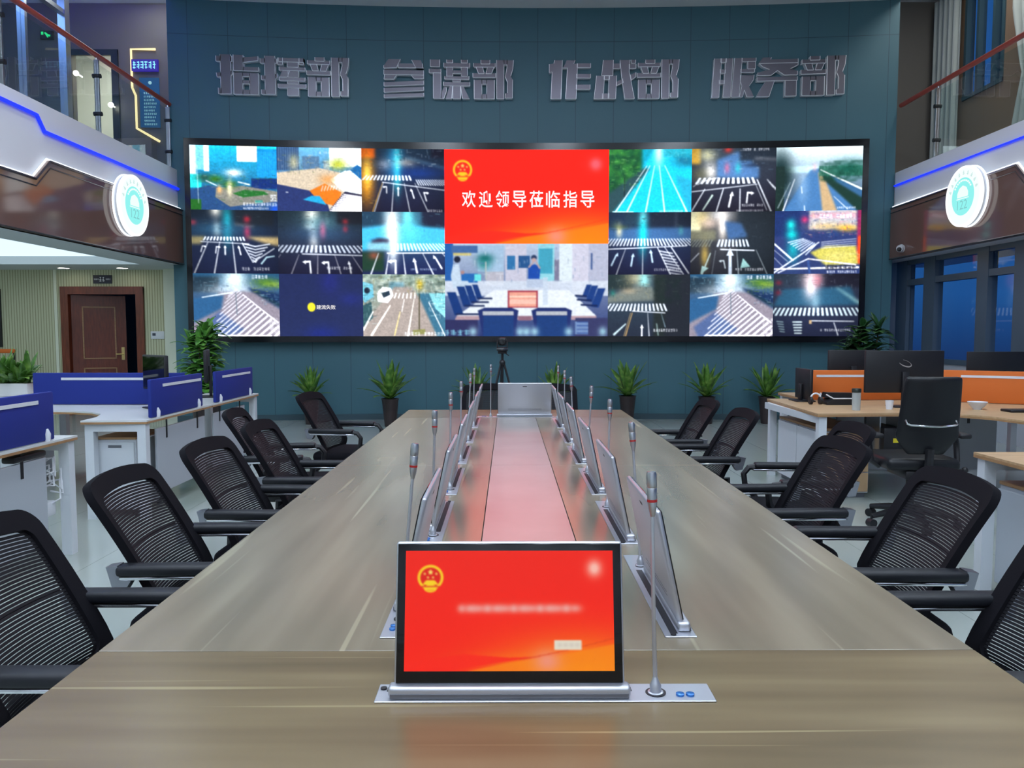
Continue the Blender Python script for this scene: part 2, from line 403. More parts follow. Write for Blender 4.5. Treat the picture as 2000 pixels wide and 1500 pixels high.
# upper storey, left
BL = 14.0
struct('floor_upper_left', MB().box(-9.6, -5.25, 13.0, 17, 3.72, 3.92), M['ceil'])
mb = MB().box(-9.6, -7.72, BL, BL + 0.12, 3.92, 7.2).box(-6.94, -5.1, BL, BL + 0.12, 3.92, 7.2).box(-7.72, -6.94, BL, BL + 0.12, 6.33, 7.2)
struct('wall_upper_left', mb, M['dkbrown'])
struct('door_2', MB().box(-7.76, -7.72, BL - 0.03, BL, 3.92, 6.36).box(-7.02, -6.90, BL - 0.03, BL, 3.92, 6.40).box(-7.76, -6.90, BL - 0.031, BL, 6.30, 6.40), M['black'])
struct('wall_upper_room', MB().box(-9.6, -5.1, 16.8, 16.9, 3.92, 7.2).box(-5.2, -5.1, BL + 0.12, 16.8, 3.92, 7.2), M['white'])
tag(MB().box(-8.3, -6.5, 14.6, 16.2, 7.14, 7.19).build('upper_light_panel', emis('upper_room_light', (255, 250, 226), 9.0)), 'white ceiling light of the upper room behind the dark door frame', 'ceiling light')
tag(MB().rbox(-7.35, -6.75, 14.9, 15.4, 3.921, 5.0, 0.02).build('cabinet', M['teal_dark']), 'dark teal cabinet inside the lit upper room', 'cabinet')
for i, (x, y, z, lb) in enumerate(((-7.55, BL - 0.2, 5.93, 'small round lamp glowing by the upper left doorway, higher one'), (-6.98, BL - 0.16, 5.40, 'small round lamp glowing by the upper doorway, lower one'))):
    tag(MB().ball((x, y, z), 0.045).cyl((x, y, z), (x, BL, z), 0.01, n=8).build('globe_lamp', M['downlight']), lb, 'lamp', 'small lamps by the upper doorway')
# lit recess with led sign and poster
struct('trim_5', MB().tube([(-6.23, BL - 0.03, 6.40), (-6.66, BL - 0.03, 6.40), (-6.66, BL - 0.03, 5.74), (-6.60, BL - 0.03, 5.6), (-6.60, BL - 0.03, 5.03), (-6.2, BL - 0.03, 4.80)], 0.022, 6), emis('warm_cove', (250, 228, 170), 1.4))
t = thing('led_message_sign', 'glowing blue message sign in the lit recess of the upper left wall', 'sign', (-6.42, BL - 0.035, 6.12))
MB().box(-0.23, 0.23, -0.02, 0.03, -0.10, 0.10).build('housing', emis('violet_led', (50, 36, 160), 0.9), t)
def glyph_marks(mb, x0, x1, z, h, y, n, seed, r=0.16):
    """illegible small characters: little strokes"""
    rn = random.Random(seed); w = (x1 - x0) / n
    for i in range(n):
        a = x0 + i * w; b = a + w * 0.84
        for k in range(3):
            zz = z - h / 2 + h * (k + 0.15 + rn.random() * 0.4) / 3
            mb.box(a + rn.random() * w * 0.2, b - rn.random() * w * 0.25, y - 0.002, y, zz, zz + h * 0.13)
        xx = a + (b - a) * (0.25 + 0.5 * rn.random())
        mb.box(xx, xx + w * r, y - 0.0021, y, z - h / 2, z + h / 2)
    return mb
glyph_marks(MB(), -0.21, 0.21, 0, 0.13, -0.021, 6, 3).build('lettering', emis('cyan_led', (130, 220, 255), 1.5), t)
t = thing('wall_poster', 'blue poster with rows of pale writing beside the end of the left railing', 'poster', (-6.36, BL - 0.02, 5.48))
MB().box(-0.17, 0.17, -0.012, 0.02, -0.43, 0.43).build('sheet', emis('poster_blue_glow', (22, 84, 140), 0.7), t)  # glow put into the paper and print; the poster is no lamp
pt = emis('poster_text_glow', (160, 215, 230), 0.8)
for k in range(10): glyph_marks(MB(), -0.10, 0.13 - 0.02 * (k % 3), 0.16 - k * 0.06, 0.034, -0.013, 7, k).build('text_line', pt, t)
MB().ball((0.02, -0.013, 0.34), 0.03).build('seal', pt, t)
t = thing('exit_sign', 'small green running-man exit sign above the left railing', 'exit sign', (-8.13, BL - 0.02, 6.64))
MB().box(-0.11, 0.11, -0.03, 0.02, -0.07, 0.07).build('housing', M['black'], t)
MB().box(-0.09, -0.05, -0.033, -0.029, 0.0, 0.05).tube([(-0.02, -0.033, 0.03), (0.02, -0.033, -0.005), (0.07, -0.033, -0.02)], 0.016, 6).tube([(0.0, -0.033, 0.0), (0.03, -0.033, -0.045)], 0.012, 6).build('pictogram', emis('exit_green', (40, 230, 130), 1.3), t)

# glazed partition on the upper left
GX = -7.2
ys = [12.85, 11.75, 10.6, 9.4, 8.2, 7.0, 5.8]
t = thing('glazed_partition', 'silver framed glass partition on the upper left gallery', 'partition', (GX, 9, 3.92))
for i, y in enumerate(ys):
    w = 0.07 if i == 0 else 0.03
    MB().box(-0.06, 0.06, y - w - 9, y + w - 9, 0, 3.27).build('post', M['steel'], t)
MB().box(-0.05, 0.05, ys[-1] - 9, ys[0] - 9, 2.61, 2.68).build('transom', M['steel'], t)
for i in range(len(ys) - 1):
    MB().box(-0.006, 0.006, ys[i + 1] - 8.97, ys[i] - 9.03, 0.01, 2.6).build('pane', M['winglass'], t)
    MB().box(-0.006, 0.006, ys[i + 1] - 8.97, ys[i] - 9.03, 2.69, 3.27).build('pane', M['winglass'], t)
struct('cove_baffle', MB().box(-5.60, -5.2, 9.6, 12.12, 6.99, 7.01).box(-5.60, -5.58, 9.6, 12.12, 7.01, 7.05), M['white'])  # unseen shelf added to keep the cove light off the teal wall
strip_light('led_strip_light', 'blue cove light along the upper left ceiling edge', [(-5.36, 12.0, 7.07), (-5.36, 9.8, 7.07)], 0.05, emis('violet_cove', (84, 76, 255), 150.0))
tag(MB().box(-8.9, -8.0, 8.0, 12.0, 7.16, 7.199).build('upper_light_panel', emis('blue_room_fill', (120, 160, 235), 7.0)), 'added blue fill panel, unseen, behind the upper left glass partition', 'ceiling light')  # unseen emitter added to tint the dark room behind the glass
tag(MB().box(-6.4, -5.7, 12.6, 13.6, 7.16, 7.199).build('upper_light_panel', emis('upper_corridor_fill', (236, 246, 240), 9.0)), 'added white fill panel above the upper left corridor near the blue sign', 'ceiling light')  # unseen emitter added to brighten the upper left corridor
tag(MB().box(6.3, 6.8, 8.0, 11.8, 6.96, 6.999).build('upper_light_panel', emis('upper_right_fill', (240, 244, 240), 9.0)), 'added long fill panel above the upper right gallery', 'ceiling light')  # unseen emitter added to lift the upper right wall and curtains

# upper storey, right
struct('wall_upper_right_back', MB().box(6.03, 7.4, 13.4, 13.52, 3.87, 7.0), M['dkbrown'])
W2 = 7.3
mb = MB().box(W2, W2 + 0.15, -7, 11.55, 3.87, 7.0).box(W2, W2 + 0.15, 12.55, 13.5, 3.87, 7.0).box(W2, W2 + 0.15, 11.55, 12.55, 3.87, 5.1).box(W2, W2 + 0.15, 11.55, 12.55, 6.9, 7.0)
struct('wall_upper_right', mb, M['taupe2'])
mb = MB()
for y in (11.58, 11.80, 12.20, 12.52): mb.box(W2 - 0.02, W2 + 0.1, y - 0.03, y + 0.03, 5.1, 6.9)
mb.box(W2 - 0.03, W2 + 0.1, 11.55, 12.55, 5.1, 5.16)
w3 = struct('window_3', mb, M['teal_dark'])
MB().box(W2 + 0.05, W2 + 0.06, 11.55, 12.55, 5.1, 6.9).build('pane', M['winglass'], w3)
def curtain(name, lb, y0, y1, pinch):
    def fn(u, v):
        z = 3.90 + v * 3.0
        k = 1.0
        if pinch: k = 0.35 + 0.65 * min(1, abs(z - pinch) / 1.0) ** 0.8
        yc = (y0 + y1) / 2
        return (W2 - 0.12 + 0.04 * math.sin(u * 34) * (0.5 + 0.5 * k), yc + (u - 0.5) * (y1 - y0) * k, z)
    o = MB().grid(fn, 60, 24).build(name, M['curtain'], None, 80)
    sm = o.modifiers.new('cloth', 'SOLIDIFY'); sm.thickness = 0.006
    tag(o, lb, 'curtain', 'upper right curtains')
curtain('curtain', 'pale grey curtain hanging in the upper right corner beside the back wall', 12.52, 13.28, None)
curtain('curtain', 'pale grey curtain tied in at the middle, at the upper right edge', 10.3, 11.25, 5.0)

# railings
def railing(label, x, zb, yposts, y0, y1):
    t = thing('glass_railing', label, 'railing', (x, y1, zb))
    h = 4.9 - zb
    MB().tube([(0, y0 - y1, h), (0, 0, h)], 0.034, 12).build('handrail', M['handrail'], t)
    for y in yposts:
        p = MB().box(-0.03, 0.03, y - y1 - 0.012, y - y1 + 0.012, 0.0, h - 0.06).tube([(0, y - y1, h - 0.07), (0, y - y1, h - 0.03)], 0.012, 8).build('post', M['steel'], t)
        for z in (0.25, 0.72):
            MB().cyl((-0.05, y - y1, z), (0.05, y - y1, z), 0.028).build('clamp', M['black'], p)
    ed = sorted(yposts + [y0])
    for a, b in zip(ed[:-1], ed[1:]):
        MB().box(-0.006, 0.006, a - y1 + 0.03, b - y1 - 0.03, 0.02, h - 0.10).build('glass_panel', M['glass'], t)
    return t
railing('glass railing with red-brown wooden handrail on the left gallery', -5.2, 3.921, [4.3, 6.2, 8.1, 9.98, 12.02], 2.4, 12.08)
railing('glass railing with red-brown wooden handrail on the right gallery', 6.07, 3.871, [3.4, 5.3, 7.2, 9.1, 11.05], 1.5, 12.08)

# window wall, lower right
struct('wall_right', MB().box(6.3, 6.45, -7.0, 12.9, 0, 0.95).box(6.28, 6.45, 12.42, 12.9, 0.95, 2.53), M['grey_panel'])
yy = [12.28, 11.48, 10.19, 9.42, 8.0, 7.2, 5.9, 5.1, 3.8, 3.0, 1.7, 0.9, -0.4, -1.2, -2.5, -3.3, -5, -7]
hw = [0.16, 0.15, 0.12, 0.13] + [0.13] * 14
for k in range(3):
    a, b = ((0, 3), (3, 9), (9, 17))[k]
    mb = MB()
    for i in range(a, b + (1 if k == 2 else 0)): mb.box(6.27, 6.40, yy[i] - hw[i], yy[i] + hw[i], 0.95, 2.53)
    mb.box(6.28, 6.39, yy[b], yy[a], 2.14, 2.23).box(6.28, 6.39, yy[b], yy[a], 0.95, 1.02).box(6.28, 6.39, yy[b], yy[a], 2.46, 2.531)
    w = struct('window_%d' % (k + 4), mb, M['alu_win'])
    for i in range(a, b):
        MB().box(6.33, 6.345, yy[i + 1] + hw[i + 1], yy[i] - hw[i], 1.02, 2.14).build('pane', M['winglass'], w)
        MB().box(6.33, 6.345, yy[i + 1] + hw[i + 1], yy[i] - hw[i], 2.23, 2.46).build('pane', M['winglass'], w)

# ceiling panel lights of the atrium
first = True
for i, y in enumerate((-5.5, -3.0, -0.5, 2.0, 4.5, 7.0)):
    for j, x in enumerate((-3.6, -1.2, 1.2, 3.6)):
        lb = 'white square ceiling panel light high above the table'
        if first:
            P0 = thing('ceiling_panel_light', lb, 'ceiling light', (x, y, 6.495), 0, 'ceiling panel lights of the hall')
            MB().box(-0.32, 0.32, -0.62, 0.62, -0.03, 0.0).build('housing', M['white'], P0)
            MB().box(-0.30, 0.30, -0.60, 0.60, -0.034, -0.030).build('diffuser', M['panel_light'], P0)
            first = False
        else: dup(P0, (x, y, 6.495), 0, lb)

# ------------------------------------------------------------------ pictures shown on screens (drawn in code, stored as a colour attribute)
class Pic:
    def __init__(s, w, h, top, bot, seed=0):
        s.W, s.H = w * 2, h * 2
        yy, xx = np.mgrid[0:s.H, 0:s.W]
        s.x = ((xx + 0.5) / s.W).astype(np.float32); s.y = ((yy + 0.5) / s.H).astype(np.float32)
        s.asp = s.H / s.W; s.nt = 0.0
        t = s.y[..., None]
        s.a = (np.array(top, np.float32) * (1 - t) + np.array(bot, np.float32) * t)
        s.r = np.random.RandomState(seed)
    def mix(s, m, c):
        m = np.clip(m, 0, 1)[..., None]; s.a = s.a + m * (np.array(c, np.float32) - s.a); return s
    def blob(s, cx, cy, rx, ry, c, k=1.0):
        return s.mix(k * np.exp(-((s.x - cx) / rx) ** 2 - ((s.y - cy) / ry) ** 2), c)
    def disc(s, cx, cy, rx, ry, c, k=1.0):
        d = np.sqrt(((s.x - cx) / rx) ** 2 + ((s.y - cy) / ry) ** 2)
        return s.mix(k * np.clip((1 - d) * rx * s.W + 0.5, 0, 1), c)
    def poly(s, pts, c, k=1.0):
        n = len(pts); ins = np.zeros(s.x.shape, bool)
        for i in range(n):
            x0, y0 = pts[i]; x1, y1 = pts[(i + 1) % n]
            if y0 == y1: continue
            cr = ((y0 > s.y) != (y1 > s.y)) & (s.x < (x1 - x0) * (s.y - y0) / (y1 - y0) + x0)
            ins ^= cr
        return s.mix(ins * k, c)
    def rect(s, x0, y0, x1, y1, c, k=1.0): return s.poly([(x0, y0), (x1, y0), (x1, y1), (x0, y1)], c, k)
    def line(s, x0, y0, x1, y1, w0, w1, c, k=1.0):
        dx, dy = x1 - x0, (y1 - y0) * s.asp; L = dx * dx + dy * dy + 1e-9
        t = np.clip(((s.x - x0) * dx + (s.y - y0) * s.asp * dy) / L, 0, 1)
        w0 *= 0.68; w1 *= 0.68
        d = np.hypot(s.x - x0 - t * dx, (s.y - y0) * s.asp - t * dy)
        return s.mix(k * np.clip((w0 + (w1 - w0) * t - d) * s.W + 0.5, 0, 1), c)
    def noise(s, amp, n, box=(0, 0, 1, 1), col=None):
        g = s.r.rand(n, n).astype(np.float32)
        ix = np.clip((s.x * n), 0, n - 1.001); iy = np.clip((s.y * n), 0, n - 1.001)
        i0 = ix.astype(int); j0 = iy.astype(int); fx = ix - i0; fy = iy - j0
        i1 = np.minimum(i0 + 1, n - 1); j1 = np.minimum(j0 + 1, n - 1)
        v = (g[j0, i0] * (1 - fx) + g[j0, i1] * fx) * (1 - fy) + (g[j1, i0] * (1 - fx) + g[j1, i1] * fx) * fy
        m = (s.x > box[0]) & (s.x < box[2]) & (s.y > box[1]) & (s.y < box[3])
        if col is None: s.a = s.a * (1 + m[..., None] * amp * (v[..., None] * 2 - 1))
        else: s.mix(m * amp * np.clip(v * 2 - 0.6, 0, 1), col)
        return s
    def blur(s, r):
        for ax, n in ((0, s.H), (1, s.W)):
            for _ in range(2):
                pw = [(0, 0)] * 3; pw[ax] = (r + 1, r)
                c = np.cumsum(np.pad(s.a, pw, mode='edge'), axis=ax)
                hi = np.take(c, np.arange(2 * r + 1, 2 * r + 1 + n), axis=ax); lo = np.take(c, np.arange(0, n), axis=ax)
                s.a = ((hi - lo) / (2 * r + 1)).astype(np.float32)
        return s
    def px(s, xb, y): return s.vx + (xb - s.vx) * (y - s.vy) / (1 - s.vy)
    def vp(s, x, y): s.vx, s.vy = x, y; return s
    def lane(s, xb, y0, y1=1.0, w=0.009, c=(225, 232, 245), k=0.95):
        return s.line(s.px(xb, y0), y0, s.px(xb, y1), y1, w * 0.45, w, c, k)
    def cross(s, y0, y1, xa, xb, n, c=(225, 235, 250), k=0.95, tilt=0.0):
        for i in range(n):
            a = xa + (xb - xa) * i / n; b = a + (xb - xa) / n * 0.5
            t0 = tilt * i / n
            s.poly([(s.px(a, y0), y0 + t0), (s.px(b, y0), y0 + t0), (s.px(b, y1), y1 + t0), (s.px(a, y1), y1 + t0)], c, k)
        return s
    def arrow(s, x, y, h, dx=0.0, turn=0, c=(235, 240, 250)):
        x1, y1 = x + dx, y - h; w = h * 0.09
        s.line(x, y, x1, y1, w, w * 0.8, c)
        if turn:
            s.line(x1, y1, x1 + turn * h * 0.35, y1 + h * .05, w, w, c)
            q = x1 + turn * h * 0.5
            s.poly([(q, y1 + h * .05), (x1 + turn * h * .25, y1 - h * .12), (x1 + turn * h * .25, y1 + h * .26)], c)
        else:
            s.poly([(x1 + dx * .3, y1 - h * .22), (x1 - h * .13, y1 + h * .15), (x1 + h * .13, y1 + h * .15)], c)
        return s
    def cap(s, x0, y0, x1, h, c=(240, 244, 255), k=0.9):
        n = max(4, int((x1 - x0) / (h * 0.62)))
        w = (x1 - x0) / n
        for i in range(n):
            if s.r.rand() < 0.08: continue
            a = x0 + i * w
            for q in range(3):
                yy = y0 + h * (q + s.r.rand() * .5) / 3
                s.rect(a + w * .1 * s.r.rand(), yy, a + w * (.6 + .3 * s.r.rand()), yy + h * .16, c, k)
            xx = a + w * (.2 + .5 * s.r.rand()); s.rect(xx, y0, xx + w * .16, y0 + h, c, k)
        return s
    def clutter(s, x0, y0, x1, y1, n, cols, q=.04, vert=.5, k=.6):
        """small bright and dark strokes: far trees, cars, signs"""
        for i in range(n):
            a = x0 + (x1 - x0) * s.r.rand(); b = y0 + (y1 - y0) * s.r.rand(); l = q * (.2 + .8 * s.r.rand()); w = .0015 + .004 * s.r.rand()
            c = cols[s.r.randint(len(cols))]
            if s.r.rand() < vert: s.line(a, b, a + .1 * l * (s.r.rand() - .5), b + l, w, w * .7, c, k)
            else: s.line(a, b, a + l, b + .4 * l * (s.r.rand() - .5), w, w, c, k)
        return s
    def done(s, hdr=0.9):
        s.blur(1)
        s.a *= np.clip(1.12 - s.nt * ((s.x - .47) ** 2 + (s.y - .45) ** 2), 0, 1.12)[..., None] if s.nt else 1.0
        a = s.a.reshape(s.H // 2, 2, s.W // 2, 2, 3).mean((1, 3)) / 255.0
        a = np.clip(a, 0, 1)
        a = np.where(a <= 0.04045, a / 12.92, ((a + 0.055) / 1.055) ** 2.4)
        return a * (1 + hdr * a.mean(-1, keepdims=True) ** 1.5)      # highlights outshine the rest

def screen_mesh(name, img, fn, material, parent):
    """img h x w x 3 linear; fn(u, v) gives the point (u right, v down)"""
    h, w = img.shape[:2]
    u = (np.arange(w + 1) / w); v = (np.arange(h + 1) / h)
    P = np.empty((h + 1, w + 1, 3), np.float32)
    U, V = np.meshgrid(u, v)
    X, Y, Z = fn(U, V); P[..., 0] = X; P[..., 1] = Y; P[..., 2] = Z
    idx = np.arange((h + 1) * (w + 1)).reshape(h + 1, w + 1)
    q = np.stack([idx[:-1, :-1], idx[1:, :-1], idx[1:, 1:], idx[:-1, 1:]], -1).reshape(-1)
    nf = h * w
    me = bpy.data.meshes.new(name)
    me.vertices.add((h + 1) * (w + 1)); me.vertices.foreach_set('co', P.reshape(-1))
    me.loops.add(nf * 4); me.loops.foreach_set('vertex_index', q.astype(np.int32))
    me.polygons.add(nf); me.polygons.foreach_set('loop_start', np.arange(0, nf * 4, 4, dtype=np.int32))
    me.update(calc_edges=True)
    pd = np.pad(img, ((1, 1), (1, 1), (0, 0)), mode='edge')
    vc = (pd[:-1, :-1] + pd[1:, :-1] + pd[:-1, 1:] + pd[1:, 1:]) / 4
    col = np.ones((h + 1, w + 1, 4), np.float32); col[..., :3] = vc
    at = me.color_attributes.new('picture', 'FLOAT_COLOR', 'POINT'); at.data.foreach_set('color', col.reshape(-1))
    me.materials.append(material)
    o = bpy.data.objects.new(name, me); COL.objects.link(o); o.parent = parent
    return o

WT = (228, 236, 250)
def night(seed, top=(28, 40, 56), bot=(30, 34, 66)):
    p = Pic(150, 112, top, bot, seed); p.nt = 0.9
    return p
def pic_city():
    p = Pic(150, 112, (30, 200, 245), (40, 70, 130), 1)
    p.rect(0, 0, .07, .5, (205, 235, 250)).rect(.07, 0, .21, .38, (120, 210, 240)).rect(.16, 0, .22, .4, (235, 245, 250))
    for x in (.3, .38, .47): p.line(x, 0, x, .5, .004, .004, (20, 150, 210), .6)
    p.rect(.54, 0, .77, .24, (250, 248, 232)).rect(.77, .04, 1, .48, (20, 150, 225))
    for i in range(10): p.rect(.78 + i * .022, .08, .787 + i * .022, .48, (60, 190, 245), .7)
    p.rect(0, .45, .13, .66, (40, 220, 225)).blob(.5, .42, .1, .06, (245, 240, 235)).rect(.7, .5, 1, .66, (24, 54, 130))
    p.poly([(.0, .7), (.2, .62), (.5, .68), (1, .74), (1, 1), (0, 1)], (44, 84, 140))
    p.poly([(.3, .66), (.6, .62), (1, .7), (1, .86), (.7, .9), (.45, .95), (.28, .8)], (140, 140, 132))
    p.poly([(.48, .74), (.62, .68), (.85, .7), (.9, .75), (.6, .8)], (40, 120, 50)).blob(.28, .52, .1, .06, (60, 130, 40)).blob(.45, .6, .09, .06, (70, 130, 40)).blob(.15, .5, .08, .06, (40, 96, 84))
    p.rect(.0, .84, .12, 1, (40, 110, 40)).blob(.45, .66, .03, .12, (250, 240, 190)).blob(.33, .68, .03, .06, (250, 190, 120)).line(.08, .3, .09, .9, .004, .004, (220, 240, 245))
    p.line(.18, .55, .3, .62, .008, .008, (230, 240, 250)).line(.55, .56, .68, .6, .01, .01, (230, 240, 250)).rect(.74, .84, .83, .88, (80, 170, 160))
    p.noise(0.125, 88).blob(.97, 1, .06, .1, (30, 90, 230)).cap(.6, .88, 1, .05).cap(.6, .95, .9, .035).cap(.92, .74, .99, .12)
    p.clutter(.12, .44, 1, .72, 110, [(30, 60, 40), (90, 140, 60), (180, 190, 170), (40, 70, 90)], .05, .4).clutter(.25, .6, .98, .95, 70, [(230, 235, 240), (90, 100, 110), (60, 120, 60), (190, 180, 160)], .04, .3)
    return p
def pic_carpet():
    p = Pic(150, 112, (110, 190, 235), (44, 58, 112), 2)
    p.rect(0, 0, .26, .36, (50, 82, 130))
    for i in range(9): p.rect(.02 + i * .027, 0, .03 + i * .027, .36, (110, 150, 190), .6)
    p.rect(.62, 0, 1, .3, (225, 242, 248)).rect(.3, .14, .5, .34, (90, 130, 170)).blob(.72, .26, .1, .09, (190, 200, 60)).blob(.2, .24, .06, .12, (180, 180, 150)).rect(.55, .2, .62, .4, (200, 200, 190), .6)
    p.poly([(0, .4), (.5, .32), (.8, .4), (1, .5), (1, 1), (0, 1)], (205, 190, 168))
    p.poly([(.62, .5), (.8, .36), (1, .34), (1, .72), (.8, .7)], (236, 248, 250))
    p.poly([(0, .58), (.55, .72), (.62, 1), (0, 1)], (46, 60, 118)).poly([(.86, .34), (.95, .26), (1, .3), (1, .5)], (30, 110, 180))
    p.poly([(.38, .68), (.56, .56), (.76, .7), (.7, .92), (.5, .86)], (232, 124, 30)).blob(.6, .5, .1, .08, (230, 150, 70), .7)
    for i in range(7): p.line(.52 + i * .035, .68 - i * .006, .54 + i * .035, .6, .008, .008, WT, .8)
    p.poly([(.8, .68), (1, .73), (1, 1), (.6, 1)], (58, 56, 84))
    for i in range(11):
        t = i / 11.; p.poly([(.6 + .18 * (1 - t), .72 + t * .28), (1.0, .76 + t * .27), (1.0, .79 + t * .27), (.6 + .18 * (1 - t), .74 + t * .28)], (240, 240, 245)); 
    p.poly([(.3, .82), (.4, .76), (.5, .76), (.58, .9)], (40, 170, 225)).rect(.1, .7, .13, .715, WT).noise(0.100, 96).cap(.5, .06, .95, .04, (220, 225, 235), .6)
    p.clutter(.0, .12, .98, .42, 150, [(220, 225, 220), (70, 90, 90), (130, 150, 70), (40, 60, 90), (235, 200, 150)], .06, .6)
    return p
def pic_orange_night():
    p = night(3, (30, 50, 72), (36, 36, 66))
    p.rect(0, 0, .16, .15, (230, 90, 20)).blob(.06, .5, .09, .42, (255, 160, 30)).blob(.07, .4, .04, .2, (255, 225, 90)).blob(.4, .2, .1, .3, (40, 150, 210), .8).blob(.43, .3, .04, .34, (60, 230, 240))
    p.blob(.52, .22, .12, .06, (190, 180, 170), .7).blob(.28, .25, .08, .08, (160, 170, 190), .7).rect(.84, 0, 1, .14, (30, 30, 50)).line(.55, .14, 1, .3, .012, .012, (120, 180, 220), .6).blob(.7, .38, .3, .1, (24, 60, 150), .7)
    p.blur(5).vp(.42, -.1).cross(.42, .5, -.35, .8, 14).cross(.48, .58, .85, 1.6, 16)
    p.line(.25, .53, 1, .65, .007, .007, WT)
    for xb in (.15, .36, .58, .8): p.lane(xb, .54)
    p.lane(.13, .54, 1, .009, (240, 190, 90)).arrow(.3, .7, .1, 0, -1).arrow(.44, .74, .12).arrow(.63, .78, .13, -.03).arrow(.78, .82, .13, -.03, 1)
    p.noise(0.075, 88).cap(.8, .96, .98, .04)
    p.clutter(.15, 0, 1, .3, 90, [(20, 26, 40), (120, 150, 180), (70, 90, 110), (200, 210, 220)], .06, .5, .6).clutter(.0, .2, .14, .9, 25, [(255, 220, 90), (200, 80, 20)], .05, .3)
    return p
def pic_hatch():
    p = night(4, (30, 44, 60), (32, 40, 78))
    p.blob(.28, .0, .06, .1, (250, 250, 240)).blob(.29, .3, .04, .1, (255, 250, 235)).blob(.41, .2, .05, .3, (30, 170, 190)).blob(.3, .3, .4, .12, (50, 110, 150), .6).rect(.5, 0, .95, .24, (34, 40, 48), .8)
    p.blob(.64, .14, .03, .04, (235, 40, 60)).blob(.64, .34, .03, .1, (220, 60, 100), .8).blob(.02, .2, .03, .03, (230, 70, 90)).line(.5, .22, .72, .26, .008, .008, (200, 200, 200), .7)
    p.poly([(.62, .42), (1, .42), (1, .56), (.85, .52)], (196, 172, 120)).poly([(0, .42), (.16, .42), (.1, .54), (0, .54)], (150, 140, 100))
    p.blur(5).vp(.42, -.2).cross(.42, .48, -.1, .8, 13)
    p.line(.1, .5, .66, .53, .006, .006, WT)
    for xb in (.02, .25, .5): p.lane(xb, .5, 1, .012)
    for i in range(6): p.line(.6 + i * .02, .53 + i * .05, .73, .57 + i * .05, .009, .009, WT).line(.73, .57 + i * .05, .9 - i * .03, .53 + i * .05, .009, .009, WT)
    p.line(.58, .52, .7, .82, .008, .008, WT).line(.7, .82, .95, .6, .008, .008, WT).arrow(.1, .66, .09, .02, 1).arrow(.27, .68, .1, .01, 1).arrow(.38, .7, .12).arrow(.56, .7, .12, -.02).line(.8, .84, .86, .74, .014, .012, (190, 230, 245)).line(.86, .74, .95, .72, .012, .01, (190, 230, 245))
    p.noise(0.075, 79).cap(.57, .9, .9, .05)
    p.clutter(0, 0, 1, .3, 50, [(24, 30, 40), (70, 90, 100), (40, 56, 66)], .06, .4, .5)
    return p
def pic_headlights():
    p = night(5, (40, 60, 72), (36, 36, 68))
    p.blob(.4, .06, .08, .1, (255, 250, 235)).blob(.42, .34, .05, .25, (250, 250, 245)).blob(.38, .24, .06, .05, (255, 255, 245)).blob(.5, .2, .2, .15, (90, 150, 165), .7).blob(.5, .36, .5, .12, (50, 80, 120), .6).rect(.7, 0, 1, .2, (34, 36, 46), .9)
    p.blob(.8, .16, .025, .03, (235, 50, 60)).blob(.8, .28, .02, .04, (220, 60, 80)).blob(.53, .3, .03, .12, (220, 110, 150), .8).line(.58, 0, .59, .2, .005, .005, (170, 190, 190))
    p.blur(5).vp(.48, -.1).cross(.54, .66, -.6, 1.5, 25, (215, 228, 248), .85)
    p.line(.28, .68, 1, .7, .008, .008, WT)
    for xb in (-.35, -.15, .15, .46, .74, 1.02): p.lane(xb, .69, 1, .009, (190, 190, 205))
    p.arrow(.38, .98, .18, -.01, -1).arrow(.6, .98, .17, -.01, -1).arrow(.86, .98, .16, -.02)
    p.noise(0.075, 79).cap(.57, .88, .88, .045)
    p.clutter(0, 0, 1, .3, 50, [(24, 30, 40), (70, 90, 100), (40, 56, 66)], .06, .5, .5)
    return p
def pic_cyan_cross():
    p = Pic(150, 112, (60, 110, 140), (32, 40, 90), 6)
    p.rect(0, 0, .25, .22, (40, 70, 96)).rect(.72, 0, 1, .24, (36, 40, 64)).poly([(0, .26), (.4, .18), (1, .26), (1, .62), (0, .62)], (70, 190, 235)).blob(.36, .2, .09, .4, (250, 252, 252)).blob(.37, .55, .05, .3, (240, 250, 255)).blob(.55, .1, .07, .22, (120, 240, 245)).blob(.6, .3, .1, .2, (90, 220, 245), .7)
    p.poly([(.1, .46), (.2, .42), (.32, .44), (.32, .48), (.12, .49)], (60, 40, 70)).rect(.06, .49, .34, .62, (150, 200, 215), .8).rect(0, .64, .26, .95, (34, 66, 50)).blob(.14, .7, .06, .05, (170, 90, 70))
    p.blur(5).vp(.42, -.15).cross(.5, .62, .35, 1.5, 17)
    p.line(.3, .66, 1, .65, .01, .01, (250, 252, 255))
    for xb in (.1, .28, .52, .86, 1.2): p.lane(xb, .66, 1, .013)
    p.arrow(.4, .98, .2, 0, -1).arrow(.66, .97, .2, -.03).arrow(.96, .9, .18, -.08)
    p.noise(0.060, 79).cap(.58, .9, .9, .035, (200, 220, 250), .7)
    p.clutter(0, 0, 1, .3, 40, [(40, 80, 110), (150, 220, 235), (70, 130, 160)], .06, .3, .5)
    return p
